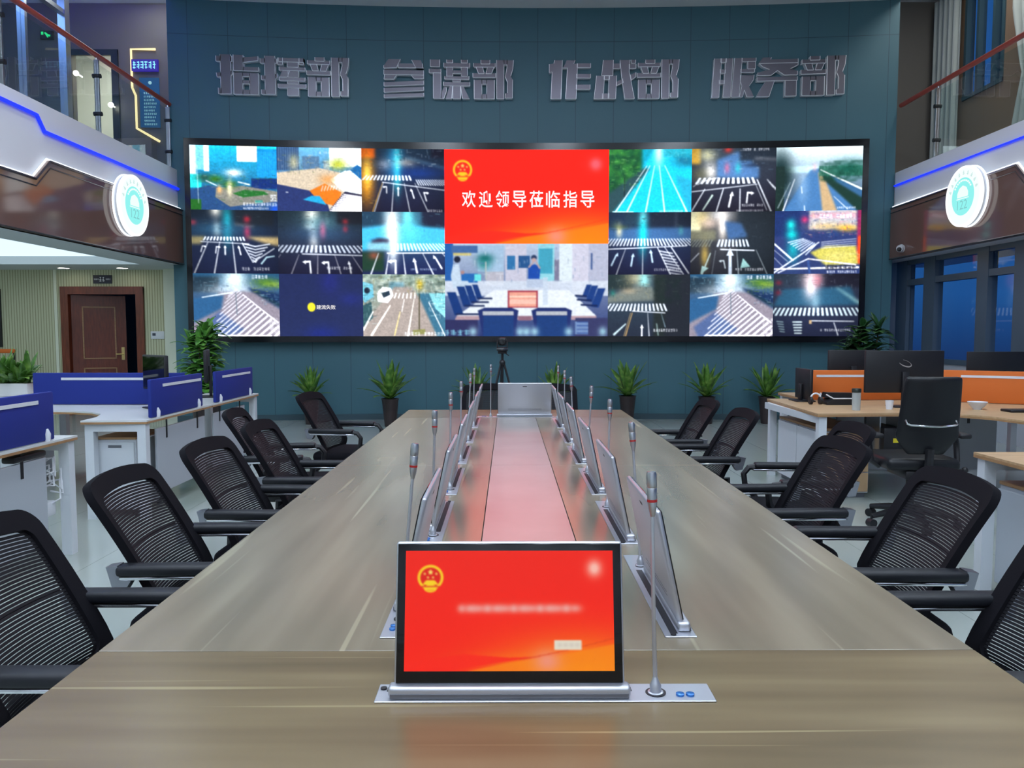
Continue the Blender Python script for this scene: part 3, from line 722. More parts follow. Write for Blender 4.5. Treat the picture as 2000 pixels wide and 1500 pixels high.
def pic_zebra(seed):
    p = Pic(150, 112, (40, 90, 130), (90, 100, 140), seed)
    p.rect(0, .05, .3, .3, (36, 58, 76)).blob(.48, .1, .16, .2, (225, 245, 250)).blob(.46, .26, .3, .08, (200, 215, 230), .9).blob(.85, .14, .14, .07, (90, 140, 50)).blob(.95, .17, .1, .04, (170, 200, 60), .7)
    p.poly([(.62, .22), (1, .32), (1, .52), (.8, .42)], (30, 56, 100)).line(.7, .28, 1, .5, .012, .016, (30, 60, 66))
    p.poly([(.3, .3), (.6, .28), (.7, .3), (1, .56), (1, 1), (0, 1), (0, .8)], (150, 142, 158)).poly([(0, .4), (.35, .34), (.32, .56), (0, .78)], (48, 100, 150)).poly([(.05, .85), (.3, .6), (.6, .9), (.4, 1), (.1, 1)], (70, 100, 160), .8)
    p.blur(4)
    for i in range(17):
        q = (i / 16.0) ** 1.35 * 1.25; w = .005 + .011 * q
        x, y = .5 + .42 * q, .24 + .5 * q ** 1.1; dy = .12 + 1.1 * q; dx = -.87 * dy
        p.poly([(x, y), (x + w * .9, y + w * 1.5), (x + dx + w * .9, y + dy + w * 1.5), (x + dx, y + dy)], (238, 240, 250), .92)
    p.line(.58, .34, .98, .78, .006, .012, (240, 240, 250)).line(.2, .985, .9, .99, .01, .01, (245, 245, 250)).line(.1, .38, .45, .3, .008, .012, (220, 235, 245)).line(.49, .3, .5, .65, .005, .006, (70, 100, 120), .8)
    p.noise(0.080, 88).noise(.5, 60, (.88, .7, 1, 1), (240, 240, 245)).cap(.68, .02, .98, .06)
    p.clutter(0, .02, .4, .3, 60, [(30, 60, 80), (120, 170, 190), (200, 220, 225)], .06, .5, .6).clutter(.66, .08, 1, .3, 60, [(120, 160, 50), (40, 80, 40), (190, 210, 90)], .05, .4).clutter(.75, .3, 1, .5, 40, [(120, 180, 210), (20, 30, 60), (200, 220, 230)], .05, .3)
    return p
def pic_failed():
    p = Pic(150, 112, (36, 46, 92), (40, 50, 96), 8)
    p.blob(.6, .12, .12, .2, (40, 46, 140), .6).blob(.85, .4, .14, .1, (40, 50, 150), .5).blob(.5, .95, .2, .12, (30, 46, 150), .6).noise(0.050, 44)
    p.disc(.38, .53, .047, .072, (235, 225, 40)).line(.38, .49, .38, .55, .008, .006, (200, 190, 90)).disc(.38, .575, .008, .011, (200, 190, 90))
    return p
def pic_daystreet():
    p = Pic(150, 112, (150, 175, 160), (150, 140, 135), 9)
    p.noise(.6, 26, (0, 0, 1, .36), (40, 60, 56)).noise(.5, 30, (0, 0, 1, .3), (230, 235, 225)).rect(.32, .12, .5, .26, (90, 160, 200), .5).poly([(.38, .2), (.6, .2), (.96, 1), (0, 1), (0, .82)], (172, 160, 154)).poly([(.66, .3), (.8, .3), (1, .7), (1, 1), (.9, 1)], (64, 120, 150))
    p.blur(3)
    for i in range(7): p.line(.36 + i * .045, .3, .33 + i * .05, .38, .008, .01, (240, 244, 245))
    p.poly([(.17, .3), (.24, .2), (.34, .22), (.37, .34), (.3, .46), (.18, .44)], (238, 240, 244)).poly([(.22, .3), (.32, .26), (.33, .33), (.25, .38)], (40, 60, 80)).poly([(0, .12), (.12, .16), (.13, .36), (.02, .46), (0, .4)], (110, 190, 215)).disc(.05, .26, .035, .05, (30, 40, 60)).poly([(.8, .3), (1, .3), (1, .7), (.88, .55)], (130, 205, 215)).poly([(0, .5), (.1, .44), (.12, .7), (0, .85)], (56, 96, 104))
    p.line(.62, .4, .54, 1, .006, .014, (245, 245, 240)).line(.33, .5, .1, .98, .008, .018, (248, 245, 240)).line(.45, .6, .38, .98, .006, .012, (235, 220, 150)).line(.12, .6, .0, .9, .01, .016, (240, 240, 240)).line(.5, .4, .47, .6, .006, .008, (240, 240, 240))
    p.line(.685, .1, .68, .95, .008, .01, (80, 76, 50)).blob(.69, .16, .04, .08, (220, 190, 50)).poly([(.6, .9), (.75, .88), (.76, .96), (.6, .98)], (150, 150, 90)).line(.8, .45, 1.0, 1, .008, .01, (230, 235, 235))
    p.cap(.5, .93, .98, .06, (225, 230, 235)).noise(0.090, 88)
    p.clutter(0, 0, 1, .3, 200, [(30, 50, 50), (220, 230, 220), (100, 150, 160), (230, 240, 240), (150, 140, 70)], .07, .6).clutter(0, .3, .14, .8, 40, [(20, 40, 50), (200, 230, 235)], .07, .5).clutter(.74, .25, 1, .7, 60, [(30, 70, 80), (190, 230, 235), (240, 245, 245)], .07, .5)
    return p
def pic_cyan_road():
    p = Pic(150, 112, (20, 170, 200), (24, 150, 205), 10)
    p.rect(0, 0, .4, .7, (30, 96, 60)).noise(.7, 28, (0, 0, .38, .62), (90, 190, 70)).noise(.6, 22, (0, .1, .36, .7), (16, 56, 44))
    p.poly([(.55, .0), (.62, 0), (1, .3), (1, 1), (.05, 1)], (28, 205, 240)).blob(.6, .06, .05, .2, (210, 250, 252)).rect(.66, 0, 1, .12, (40, 180, 205)).blob(.9, .2, .12, .08, (30, 110, 150), .8).poly([(0, 1), (0, .7), (.42, .3), (.5, .3), (.06, 1)], (50, 84, 92)).poly([(.8, .4), (1, .5), (1, 1), (.97, 1)], (40, 180, 220))
    p.blur(5).vp(.585, .02)
    for xb in (.08, .22, .45, .68, .95): p.lane(xb, .26, 1, .013, (225, 245, 255))
    p.line(.05, .99, .3, .995, .008, .008, (200, 240, 250)).line(.19, .45, .19, .75, .006, .008, (30, 40, 50)).cap(.62, .97, .94, .03).noise(0.075, 88)
    p.clutter(0, 0, .36, .62, 140, [(100, 200, 80), (20, 60, 40), (60, 140, 60), (150, 220, 130)], .05, .5).clutter(.62, .02, 1, .2, 40, [(30, 120, 150), (120, 220, 230)], .06, .3, .6)
    return p
def pic_arrows():
    p = night(11, (60, 74, 90), (40, 38, 56))
    p.rect(0, 0, .1, .24, (235, 180, 60)).blob(.18, .1, .1, .1, (210, 210, 170)).blob(.22, .36, .08, .14, (235, 235, 235)).blob(.1, .4, .1, .12, (120, 120, 90), .7).poly([(.3, .18), (.55, .05), (.8, .3), (.8, .48), (.3, .46)], (80, 124, 180)).rect(.57, 0, 1, .2, (44, 56, 72)).blob(.43, .02, .04, .04, (240, 60, 50)).blob(.42, .31, .025, .08, (240, 100, 130), .8).blob(.55, .31, .025, .08, (40, 200, 200), .9).blob(.72, .27, .1, .02, (24, 30, 50)).line(.75, .16, 1, .18, .008, .008, (220, 220, 230))
    p.blur(5).vp(.5, -.3).cross(.46, .56, -.2, .95, 12)
    p.line(0, .68, .78, .57, .008, .006, WT).line(.78, .5, .95, 1, .01, .014, WT).line(.74, .5, .9, .98, .004, .006, WT)
    for i in range(5): p.line(.02 + i * .05, .6 - i * .03, .12 + i * .05, .5 - i * .01, .006, .006, WT, .8)
    for i in range(5): p.line(.9 + i * .03, .5 + i * .04, .97 + i * .03, .62 + i * .04, .01, .01, WT, .8)
    for a, b in ((.0, .16), (.3, .38), (.58, .58)): p.line(a, 1, b, .64, .011, .008, WT)
    p.line(.14, .97, .25, .74, .012, .016, (200, 225, 220)).arrow(.45, .92, .2, .03).arrow(.66, .86, .16, .01, 1)
    p.cap(.6, .0, .92, .04).cap(.6, .88, .86, .04).cap(.54, .97, .86, .03).noise(0.075, 88)
    p.clutter(.1, 0, 1, .35, 70, [(20, 26, 40), (120, 150, 180), (70, 90, 110), (200, 210, 220)], .06, .4, .5)
    return p
def pic_highway():
    p = Pic(150, 112, (225, 246, 255), (40, 70, 110), 12)
    p.rect(0, .3, 1, .4, (200, 236, 246)).poly([(.4, .36), (.52, .33), (.98, 1), (.1, 1)], (76, 130, 190)).poly([(.49, .4), (.54, .4), (.72, 1), (.55, 1)], (226, 180, 120), .85).blob(.32, .6, .06, .3, (150, 190, 230), .6).poly([(.5, .34), (.6, .38), (1, .66), (1, 1), (.95, 1), (.56, .52)], (30, 62, 54)).poly([(.6, .4), (1, .68), (1, .8), (.7, .55)], (60, 110, 160))
    p.blur(3)
    p.blob(.05, .35, .13, .3, (30, 58, 62)).blob(.08, .5, .1, .2, (26, 50, 50)).rect(0, .3, .1, 1, (30, 52, 50)).rect(.5, .3, 1, .46, (60, 130, 110), .8).blob(.85, .35, .2, .13, (24, 100, 84)).noise(.5, 26, (.5, .22, 1, .55), (20, 76, 60)).line(.52, .36, 1, .67, .008, .018, (222, 232, 235)).line(.22, .5, .09, 1, .005, .011, (235, 240, 248)).line(.17, .55, .03, .95, .005, .009, (180, 200, 210), .8).line(.3, .62, .31, .72, .006, .008, (225, 235, 250)).line(.34, .92, .345, 1, .007, .008, (225, 235, 250)).line(.68, .78, .84, .98, .005, .008, (220, 230, 240)).blob(.45, .32, .03, .06, (220, 180, 190), .7)
    p.cap(.72, .94, .96, .035).noise(0.050, 79)
    p.clutter(.52, .28, 1, .52, 120, [(20, 80, 60), (70, 150, 120), (14, 60, 50)], .06, .6, .6).clutter(0, .2, .14, .9, 40, [(20, 40, 40), (60, 90, 80)], .06, .5, .6)
    return p
def pic_teal_streak():
    p = night(13, (40, 66, 96), (34, 36, 72))
    p.rect(.5, 0, 1, .24, (34, 44, 64)).rect(.2, .0, .36, .2, (44, 70, 92)).blob(.1, .2, .06, .06, (90, 120, 110), .7).poly([(0, .25), (1, .25), (1, .45), (0, .45)], (70, 120, 180), .8).blob(.42, .1, .04, .14, (160, 240, 250)).blob(.42, .34, .05, .3, (20, 215, 225)).blob(.13, .3, .03, .1, (245, 235, 190)).blob(.15, .24, .1, .02, (110, 130, 50), .7).line(.82, .0, .82, .25, .006, .006, (150, 170, 190), .7).blob(.88, .3, .02, .06, (90, 200, 190), .8)
    p.blur(5).vp(.42, -.2).cross(.42, .54, -.6, 1.55, 31, k=.9)
    p.line(0, .59, .95, .54, .009, .007, WT)
    for xb in (.1, .42): p.lane(xb, .58)
    for a, b, c in ((.04, .85, .06), (.28, .86, .02), (.54, .8, -.02)): p.arrow(a, b, .17, c, 0, (190, 220, 245))
    for i in range(8): p.line(.62 + i * .018, .62 + i * .05, .78 + i * .02, .66 + i * .05, .012, .012, WT, .85)
    p.line(.6, .57, .76, 1, .007, .01, WT).line(.76, .55, .98, .98, .009, .013, WT).line(.68, .55, .92, 1, .006, .008, WT)
    p.cap(.56, .9, .87, .04).noise(0.070, 88)
    p.clutter(0, 0, 1, .28, 60, [(24, 30, 40), (70, 90, 100), (40, 56, 66)], .06, .5, .5)
    return p
def pic_yellow_glow():
    p = night(14, (70, 74, 80), (44, 46, 56))
    p.rect(.55, 0, 1, 1, (36, 46, 56), .85).rect(0, .0, .12, .3, (240, 240, 200)).blob(.15, .1, .1, .16, (225, 205, 140)).blob(.35, .05, .14, .1, (220, 220, 225)).blob(.38, .2, .05, .25, (255, 245, 235)).blob(.22, .18, .1, .08, (225, 200, 190), .8).poly([(.4, .15), (.6, .18), (.68, .4), (.45, .45)], (64, 100, 150)).rect(0, .3, .3, .45, (150, 150, 120), .7).blob(.17, .7, .04, .18, (225, 190, 90), .85)
    p.blur(5).vp(.5, -.2).cross(.44, .56, .2, .86, 9, (210, 225, 245)).cross(.44, .56, -.4, .1, 8, (150, 160, 150), .6)
    p.line(.36, .6, .76, .62, .01, .01, WT)
    for xb in (.58, .92): p.lane(xb, .61, 1, .008, (190, 205, 215))
    p.line(.3, .62, .26, 1, .004, .004, (150, 160, 170)).line(.14, 1, .24, .66, .014, .008, (190, 215, 215)).poly([(.12, 1), (.22, .9), (.14, .86)], (170, 210, 210)).arrow(.48, .99, .34, -.005, 0, (200, 215, 235)).arrow(.42, .9, .12, -.02, -1, (190, 205, 215)).poly([(.63, .74), (.6, .9), (.72, .88)], (150, 200, 200)).line(.0, .8, .1, .66, .008, .008, WT, .7)
    p.cap(.54, .9, .88, .045).noise(0.070, 79)
    p.clutter(.5, 0, 1, .45, 50, [(24, 30, 40), (70, 90, 100), (40, 56, 66)], .06, .4, .5)
    return p
def pic_colours():
    p = Pic(150, 112, (50, 66, 130), (50, 66, 120), 15)
    p.rect(0, 0, .3, .4, (34, 56, 116)).rect(.4, 0, .95, .3, (190, 190, 200)).rect(.42, .03, .95, .12, (225, 150, 170), .6).blob(.19, .22, .05, .08, (30, 240, 235)).blob(.2, .37, .06, .07, (20, 230, 230)).blob(.22, .6, .07, .2, (20, 200, 210), .8).blob(.35, .14, .04, .05, (230, 60, 120)).blob(.6, .25, .18, .06, (220, 190, 130), .9).blob(.84, .28, .12, .05, (250, 190, 50)).rect(.96, 0, 1, .7, (190, 40, 90), .8).rect(.97, .4, 1, .85, (255, 80, 30)).blob(.68, .36, .06, .06, (40, 70, 130))
    p.poly([(.42, .66), (.6, .56), (.95, .56), (.98, .85), (.6, .86)], (205, 196, 90)).blob(.75, .72, .15, .08, (225, 215, 130), .7)
    p.blur(3)
    for i in range(8): p.line(.16 + i * .03, .5 + i * .028, .34 + i * .022, .44 + i * .012, .009, .009, (215, 230, 248))
    for i in range(4): p.line(.55, .5 + i * .03, .95, .45 + i * .035, .008, .006, (220, 225, 240), .8)
    p.line(0, .52, .22, .78, .014, .016, (225, 235, 248)).line(0, .98, .52, .5, .012, .01, (230, 238, 248)).line(.05, .98, .4, .76, .01, .01, WT).line(.4, .76, .95, .86, .012, .014, (225, 225, 230)).line(0, .92, .98, .9, .012, .018, (235, 235, 240)).line(.4, .8, .42, .98, .02, .02, (60, 90, 160)).line(0, .62, .16, .8, .006, .006, WT, .7).line(0, .74, .12, .9, .006, .006, WT, .7)
    p.cap(.52, .06, .94, .06).cap(.6, .86, .96, .08, (40, 40, 60)).cap(.62, .95, .97, .04).noise(0.110, 96)
    p.clutter(.35, 0, .97, .42, 130, [(250, 230, 160), (70, 90, 160), (230, 110, 140), (240, 240, 245), (30, 50, 110)], .06, .4).clutter(.55, .6, .98, .86, 50, [(240, 235, 180), (150, 150, 60)], .06, .4, .6)
    return p
def pic_brown():
    p = Pic(150, 112, (60, 84, 100), (40, 48, 66), 16)
    p.rect(0, 0, .3, .24, (40, 56, 60)).blob(.35, .06, .14, .12, (200, 190, 150), .8).blob(.44, .1, .06, .16, (150, 230, 235)).poly([(.1, .3), (.4, .18), (.54, .2), (.6, .42), (0, .46), (0, .36)], (120, 130, 126)).blob(.25, .26, .1, .05, (190, 170, 140), .7).blob(.06, .3, .02, .04, (40, 160, 140)).rect(.56, 0, 1, 1, (38, 46, 46), .9).rect(.7, 0, 1, 1, (36, 40, 52), .8).noise(.5, 24, (.56, .05, .9, .5), (26, 46, 40))
    p.blur(5).vp(.44, -.3).cross(.47, .59, -.4, .9, 18)
    p.line(.3, .59, .7, .62, .008, .008, WT).lane(.51, .62).lane(.74, .62, .85, .007, (150, 180, 200))
    p.line(.3, .62, .22, 1, .006, .008, (225, 180, 110)).line(.28, .62, .2, 1, .004, .005, (225, 190, 130)).line(.08, .97, .22, .8, .02, .01, (190, 215, 225)).arrow(.42, 1, .16).line(.6, .8, .62, .98, .012, .012, (160, 190, 190), .7)
    p.cap(.56, .88, .86, .045).noise(0.070, 79)
    p.clutter(0, 0, .56, .4, 60, [(30, 46, 50), (120, 140, 140), (170, 160, 120)], .06, .5, .6).clutter(.56, .05, .95, .6, 60, [(20, 40, 36), (60, 76, 70)], .06, .5, .6)
    return p
def pic_pink():
    p = night(17, (50, 60, 80), (36, 42, 72))
    p.rect(.6, 0, 1, .22, (36, 36, 54)).rect(0, 0, .3, .2, (50, 64, 84)).poly([(.1, .24), (.9, .2), (1, .5), (0, .52)], (44, 92, 124)).blob(.45, .06, .1, .12, (235, 205, 210)).blob(.44, .2, .08, .2, (235, 220, 225)).blob(.52, .1, .05, .1, (220, 120, 140), .7).blob(.5, .45, .05, .12, (150, 190, 210), .7).line(.74, .22, 1, .46, .012, .03, (150, 200, 205), .8).blob(.06, .14, .03, .025, (200, 40, 60)).blob(.06, .3, .03, .03, (190, 40, 60), .8)
    p.blur(5).vp(.5, -.4).cross(.54, .67, -.35, 1.4, 24, (205, 228, 240))
    p.line(.44, .75, .95, .76, .008, .008, WT).rect(.43, .74, .46, .8, (200, 170, 130))
    for i in range(5): p.line(.05 + .01 * i, .76 + i * .04, .12 + .005 * i, .77 + i * .04, .011, .011, (150, 180, 190), .8).line(.24 + .006 * i, .77 + i * .045, .34, .77 + i * .045, .012, .012, (200, 220, 228))
    p.line(.72, .78, .77, .98, .007, .01, WT).cap(.56, .88, .92, .04).noise(0.070, 79)
    p.clutter(0, 0, 1, .25, 60, [(20, 26, 40), (120, 150, 180), (70, 90, 110), (200, 210, 220)], .06, .4, .5)
    return p
def pic_room():
    p = Pic(250, 140, (190, 208, 232), (44, 60, 120), 18)
    p.rect(0, 0, .05, .4, (40, 100, 180)).rect(.04, .02, .22, .1, (70, 110, 170)).rect(.05, .1, .16, .13, (225, 205, 110), .8).rect(.2, .02, .36, .3, (170, 200, 230)).rect(.37, 0, .5, .4, (205, 205, 225)).rect(.38, .13, .43, .28, (50, 120, 180)).rect(.45, .13, .52, .26, (40, 90, 150)).rect(.57, .0, .67, .4, (150, 220, 235)).rect(.575, .05, .66, .32, (70, 170, 200)).rect(.67, .17, .72, .4, (130, 130, 160)).rect(.78, 0, .96, .55, (215, 215, 235)).rect(.88, 0, 1, .5, (190, 195, 220)).rect(.895, .1, .905, .28, (60, 90, 150)).rect(.25, .3, .36, .45, (190, 190, 205)).rect(.7, .0, .78, .42, (226, 240, 248))
    p.rect(.0, .4, 1, .56, (220, 230, 245), .9)
    p.blob(.245, .16, .05, .05, (20, 110, 110)).blob(.24, .22, .04, .06, (40, 140, 140), .8).line(.25, .2, .25, .38, .006, .006, (190, 200, 200)).rect(.1, .32, .2, .42, (40, 110, 190)).rect(.18, .33, .22, .4, (110, 230, 235))
    p.poly([(.3, .5), (.76, .5), (.93, .78), (.07, .78)], (236, 244, 252)).poly([(.07, .78), (.93, .78), (.93, .82), (.06, .82)], (190, 160, 170))
    p.disc(.075, .17, .02, .035, (30, 36, 60)).poly([(.05, .22), (.085, .22), (.1, .4), (.14, .4), (.15, .45), (.05, .48), (.035, .35)], (200, 220, 240)).disc(.107, .31, .012, .02, (180, 140, 140)).disc(.545, .15, .018, .03, (40, 60, 100)).disc(.545, .175, .014, .022, (200, 170, 170)).poly([(.51, .24), (.55, .22), (.585, .25), (.58, .38), (.51, .38)], (30, 80, 180)).line(.515, .25, .54, .2, .008, .007, (190, 170, 175)).line(.58, .26, .56, .2, .008, .007, (190, 170, 175)).rect(.5, .38, .6, .47, (190, 205, 230)).rect(.6, .36, .63, .66, (205, 220, 240), .8)
    p.rect(.385, .505, .57, .69, (170, 60, 80)).rect(.395, .52, .56, .68, (245, 170, 150)).rect(.395, .56, .56, .58, (255, 225, 205)).rect(.395, .6, .56, .65, (255, 215, 200), .7)
    for x, y, q in ((.01, .52, 1.2), (.07, .46, 1.05), (.12, .45, .9), (.165, .44, .75)): p.poly([(x, y), (x + .045 * q, y), (x + .085 * q, y + .2 * q), (x + .04 * q, y + .21 * q)], (24, 60, 130)).line(x + .05 * q, y + .2 * q, x + .16 * q, y + .2 * q, .008, .008, (24, 40, 90))
    for x, y, q in ((.985, .48, 1.05), (.94, .45, .9), (.9, .44, .7)): p.poly([(x, y), (x - .045 * q, y), (x - .085 * q, y + .19 * q), (x - .04 * q, y + .2 * q)], (30, 66, 140)).line(x - .05 * q, y + .18 * q, x - .14 * q, y + .17 * q, .008, .008, (24, 40, 90))
    p.rect(.0, .82, .2, 1, (50, 52, 100)).rect(.8, .8, 1, 1, (60, 64, 110)).rect(.8, .84, .88, .98, (120, 150, 200))
    for i in range(4): p.rect(.81, .84 + i * .04, .88, .85 + i * .04, (60, 90, 160))
    for a, b in ((.2, .45), (.53, .78)):
        p.poly([(a, .72), (a + .04, .69), (b - .04, .69), (b, .72), (b - .02, 1), (a + .03, 1)], (36, 52, 116)).rect(a + .03, .73, b - .03, .77, (190, 196, 205)).rect(a + .035, .78, b - .03, 1, (32, 66, 130))
    for x in (.17, .46, .5, .55, .76, .97): p.blob(x, .95, .025, .05, (170, 220, 240), .9)
    p.rect(.45, .78, .53, .83, (150, 110, 130)).cap(-.01, .93, .2, .06, (140, 220, 245), .8).noise(0.050, 110)
    p.clutter(.05, .0, 1, .4, 60, [(150, 170, 200), (230, 240, 250), (90, 130, 180)], .06, .8, .5)
    return p
def red_base(p):
    p.blob(.85, 1.0, .4, .28, (255, 150, 20)).blob(.6, .9, .28, .06, (255, 110, 20), .8).poly([(.2, 1.0), (.45, .93), (.66, .88), (.5, .89), (.28, .86), (0, .93), (0, 1)], (255, 44, 26), .9).poly([(.3, 1), (.5, .93), (.72, .88), (1, .78), (1, 1)], (255, 140, 16), .75).blob(.68, .92, .07, .1, (245, 150, 130), .9)
    for i in range(10): p.line(.55 + i * .045, .905 - i * .0135 - .0004 * i * i, .6 + i * .045, .892 - i * .0142 - .0004 * i * i, .003, .003, (225, 60, 20), .8)
    return p
def emblem(p, cx, cy, r, asp):
    ry = r / asp
    gold = (255, 214, 40)
    p.disc(cx, cy, r, ry, gold).disc(cx, cy, r * .8, ry * .8, (226, 40, 30)).disc(cx, cy + ry * .86, r * .5, ry * .32, gold)
    p.poly([(cx - r * .5, cy + ry * .42), (cx - r * .3, cy + ry * .22), (cx + r * .3, cy + ry * .22), (cx + r * .5, cy + ry * .42), (cx + r * .58, cy + ry * .56), (cx - r * .58, cy + ry * .56)], gold).rect(cx - r * .75, cy + ry * .66, cx + r * .75, cy + ry * .76, (226, 60, 30)).rect(cx - r * .3, cy + ry * 1.0, cx + r * .3, cy + ry * 1.04, (226, 80, 30))
    def star(x, y, q):
        pts = [(x + q * (1 if i % 2 == 0 else .42) * math.sin(i * PI / 5), y - q / asp * (1 if i % 2 == 0 else .42) * math.cos(i * PI / 5)) for i in range(10)]
        p.poly(pts, (255, 226, 110))
    star(cx, cy - ry * .42, r * .26)
    for dx, dy in ((-.45, -.3), (.45, -.3), (-.2, .0), (.2, .0)): star(cx + r * dx, cy + ry * dy, r * .13)
    return p
def pic_welcome():
    p = red_base(Pic(250, 140, (255, 40, 26), (255, 36, 20), 19))
    return emblem(p.blob(.92, .155, .032, .055, (255, 150, 185), 1.2).blob(.92, .155, .07, .1, (240, 50, 40), .5), .11, .215, .058, .5656)
def pic_notice():
    p = red_base(Pic(250, 147, (245, 44, 30), (255, 40, 22), 20))
    emblem(p, .12, .225, .062, .588)
    p.blob(.91, .15, .035, .07, (255, 190, 175), 1.1)
    for i in range(14): p.blob(.27 + i * .042, .485, .02 + .012 * ((i * 7) % 3), .035, (240, 205, 200), .62)
    p.rect(.715, .75, .845, .825, (232, 226, 206))
    for i in range(4): p.blob(.74 + i * .028, .787, .012, .02, (205, 190, 180), .6)
    return p

# ------------------------------------------------------------------ the video wall
LX0, LU, LZ0, LZ1 = -4.86, 1.289, 1.345, 4.262
def led_fn(x0, x1, z0, z1, off=-0.205):
    def fn(U, V):
        X = x0 + (x1 - x0) * U
        return X, 12.45 - 0.30 * ((X - 0.35) / 5.3) ** 2 + off, z1 + (z0 - z1) * V
    return fn
LW = thing('led_video_wall', 'huge curved video wall of traffic camera pictures on the teal wall', 'video wall', (0, 0, 0))
fr = MB().prism(curve_pts(-4.95, 5.55, -0.19) + curve_pts(-4.95, 5.55, -0.002)[::-1], 'z', 1.25, 4.37).build('frame', mat('bezel_gloss', (18, 20, 26), 0.15), LW)
lh = (LZ1 - LZ0) / 3
feeds = [[pic_city, pic_carpet, pic_orange_night, None, None, pic_cyan_road, pic_arrows, pic_highway],
         [pic_hatch, pic_headlights, pic_cyan_cross, None, None, pic_teal_streak, pic_yellow_glow, pic_colours],
         [lambda: pic_zebra(7), pic_failed, pic_daystreet, None, None, pic_brown, lambda: pic_zebra(21), pic_pink]]
fl = [['blue city junction picture', 'picture of an orange and white road corner', 'night road picture with an orange glow', '', '', 'bright cyan road picture with green trees', 'night junction picture with white lane arrows', 'daylight highway picture with trees'],
      ['night junction picture with a hatched triangle', 'night junction picture with bright headlights', 'pale cyan crossing picture', '', '', 'night crossing picture with a teal light streak', 'night road picture with a yellow glow', 'colourful junction picture with a red edge'],
      ['white zebra crossing picture on the left', 'dark blue empty picture with a yellow dot', 'daylight street picture with cars', '', '', 'grey road picture with dark trees', 'white zebra crossing picture on the right', 'dark crossing picture with a pink glare']]
failed_part = None
for r in range(3):
    for c in range(8):
        if feeds[r][c] is None: continue
        z1 = LZ1 - r * lh
        o = screen_mesh('video_feed', feeds[r][c]().done(), led_fn(LX0 + c * LU, LX0 + (c + 1) * LU, z1 - lh, z1), M['screen'], LW)
        o['label'] = fl[r][c]
        if (r, c) == (2, 1): failed_part = o
zm = (LZ0 + LZ1) / 2
wimg = pic_welcome().done(0); wimg[..., 1:] /= 3.0          # the red pixels outshine the others
welcome = screen_mesh('welcome_screen', wimg, led_fn(LX0 + 3 * LU, LX0 + 5 * LU, zm, LZ1), M['screen_red'], LW)
welcome['label'] = 'red welcome picture with a gold emblem and white writing'
o = screen_mesh('video_feed', pic_room().done(0.1) * 0.9, led_fn(LX0 + 3 * LU, LX0 + 5 * LU, LZ0, zm), M['screen'], LW)
o['label'] = 'live picture of this meeting room seen from the other end'

def text_obj(name, txt, box, mats, extrude=0.0, offset=0.0, warp=None, parent=None, bevel=0.0, side=False, shear=0.0):
    """text as a mesh fitted into box = (x0, x1, z0, z1), facing -Y, y from 0 (front) to 2*extrude"""
    cu = bpy.data.curves.new(name, 'FONT'); cu.body = txt; cu.size = 1; cu.offset = offset; cu.extrude = 0.5 if extrude else 0
    cu.resolution_u = 4
    tmp = bpy.data.objects.new('tmp', cu); COL.objects.link(tmp)
    dg = bpy.context.evaluated_depsgraph_get()
    me = bpy.data.meshes.new_from_object(tmp.evaluated_get(dg)); me.name = name
    bpy.data.objects.remove(tmp); bpy.data.curves.remove(cu)
    n = len(me.vertices); v = np.empty(n * 3, np.float32); me.vertices.foreach_get('co', v); v = v.reshape(-1, 3)
    mn, mxx = v.min(0), v.max(0)
    u = (v[:, 0] - mn[0]) / (mxx[0] - mn[0]); w = (v[:, 1] - mn[1]) / (mxx[1] - mn[1]); t = v[:, 2]
    X = box[0] + u * (box[1] - box[0]) + shear * (w - .5); Z = box[2] + w * (box[3] - box[2]); Y = (0.5 - t) * 2 * extrude
    if warp is not None: Y = Y + warp(X)
    me.vertices.foreach_set('co', np.stack([X, Y, Z], 1).astype(np.float32).reshape(-1))
    me.update()
    me.materials.clear()
    for m in mats: me.materials.append(m)
    if len(mats) > 1:
        nm = np.empty(len(me.polygons) * 3, np.float32); me.polygons.foreach_get('normal', nm)
        me.polygons.foreach_set('material_index', (np.abs(nm.reshape(-1, 3)[:, 1]) < 0.9).astype(np.int32))
    o = bpy.data.objects.new(name, me); COL.objects.link(o)
    if parent is not None: o.parent = parent
    return o
wl = lambda off: (lambda X: 12.45 - 0.30 * ((X - 0.35) / 5.3) ** 2 + off)
xa = LX0 + 3 * LU
wt = [(0.085, 0.173), (0.185, 0.278), (0.288, 0.382), (0.395, 0.487), (0.497, 0.592), (0.6, 0.692), (0.702, 0.797), (0.81, 0.905)]
for ch, (a, b) in zip('欢迎领导莅临指导', [(.087, .172), (.19, .275), (.292, .377), (.395, .48), (.498, .583), (.6, .685), (.705, .79), (.81, .895)]):
    a += .018; b += .018
    text_obj('welcome_character', ch, (xa + a * 2 * LU, xa + b * 2 * LU, LZ1 - 0.615 * (LZ1 - zm), LZ1 - 0.435 * (LZ1 - zm)), [M['text_w']], 0, 0.012, wl(-0.212), welcome)
xb = LX0 + LU
text_obj('notice_text', '建流失败', (xb + .44 * LU, xb + .67 * LU, LZ0 + lh * .435, LZ0 + lh * .505), [M['text_w']], 0, 0.01, wl(-0.212), failed_part)

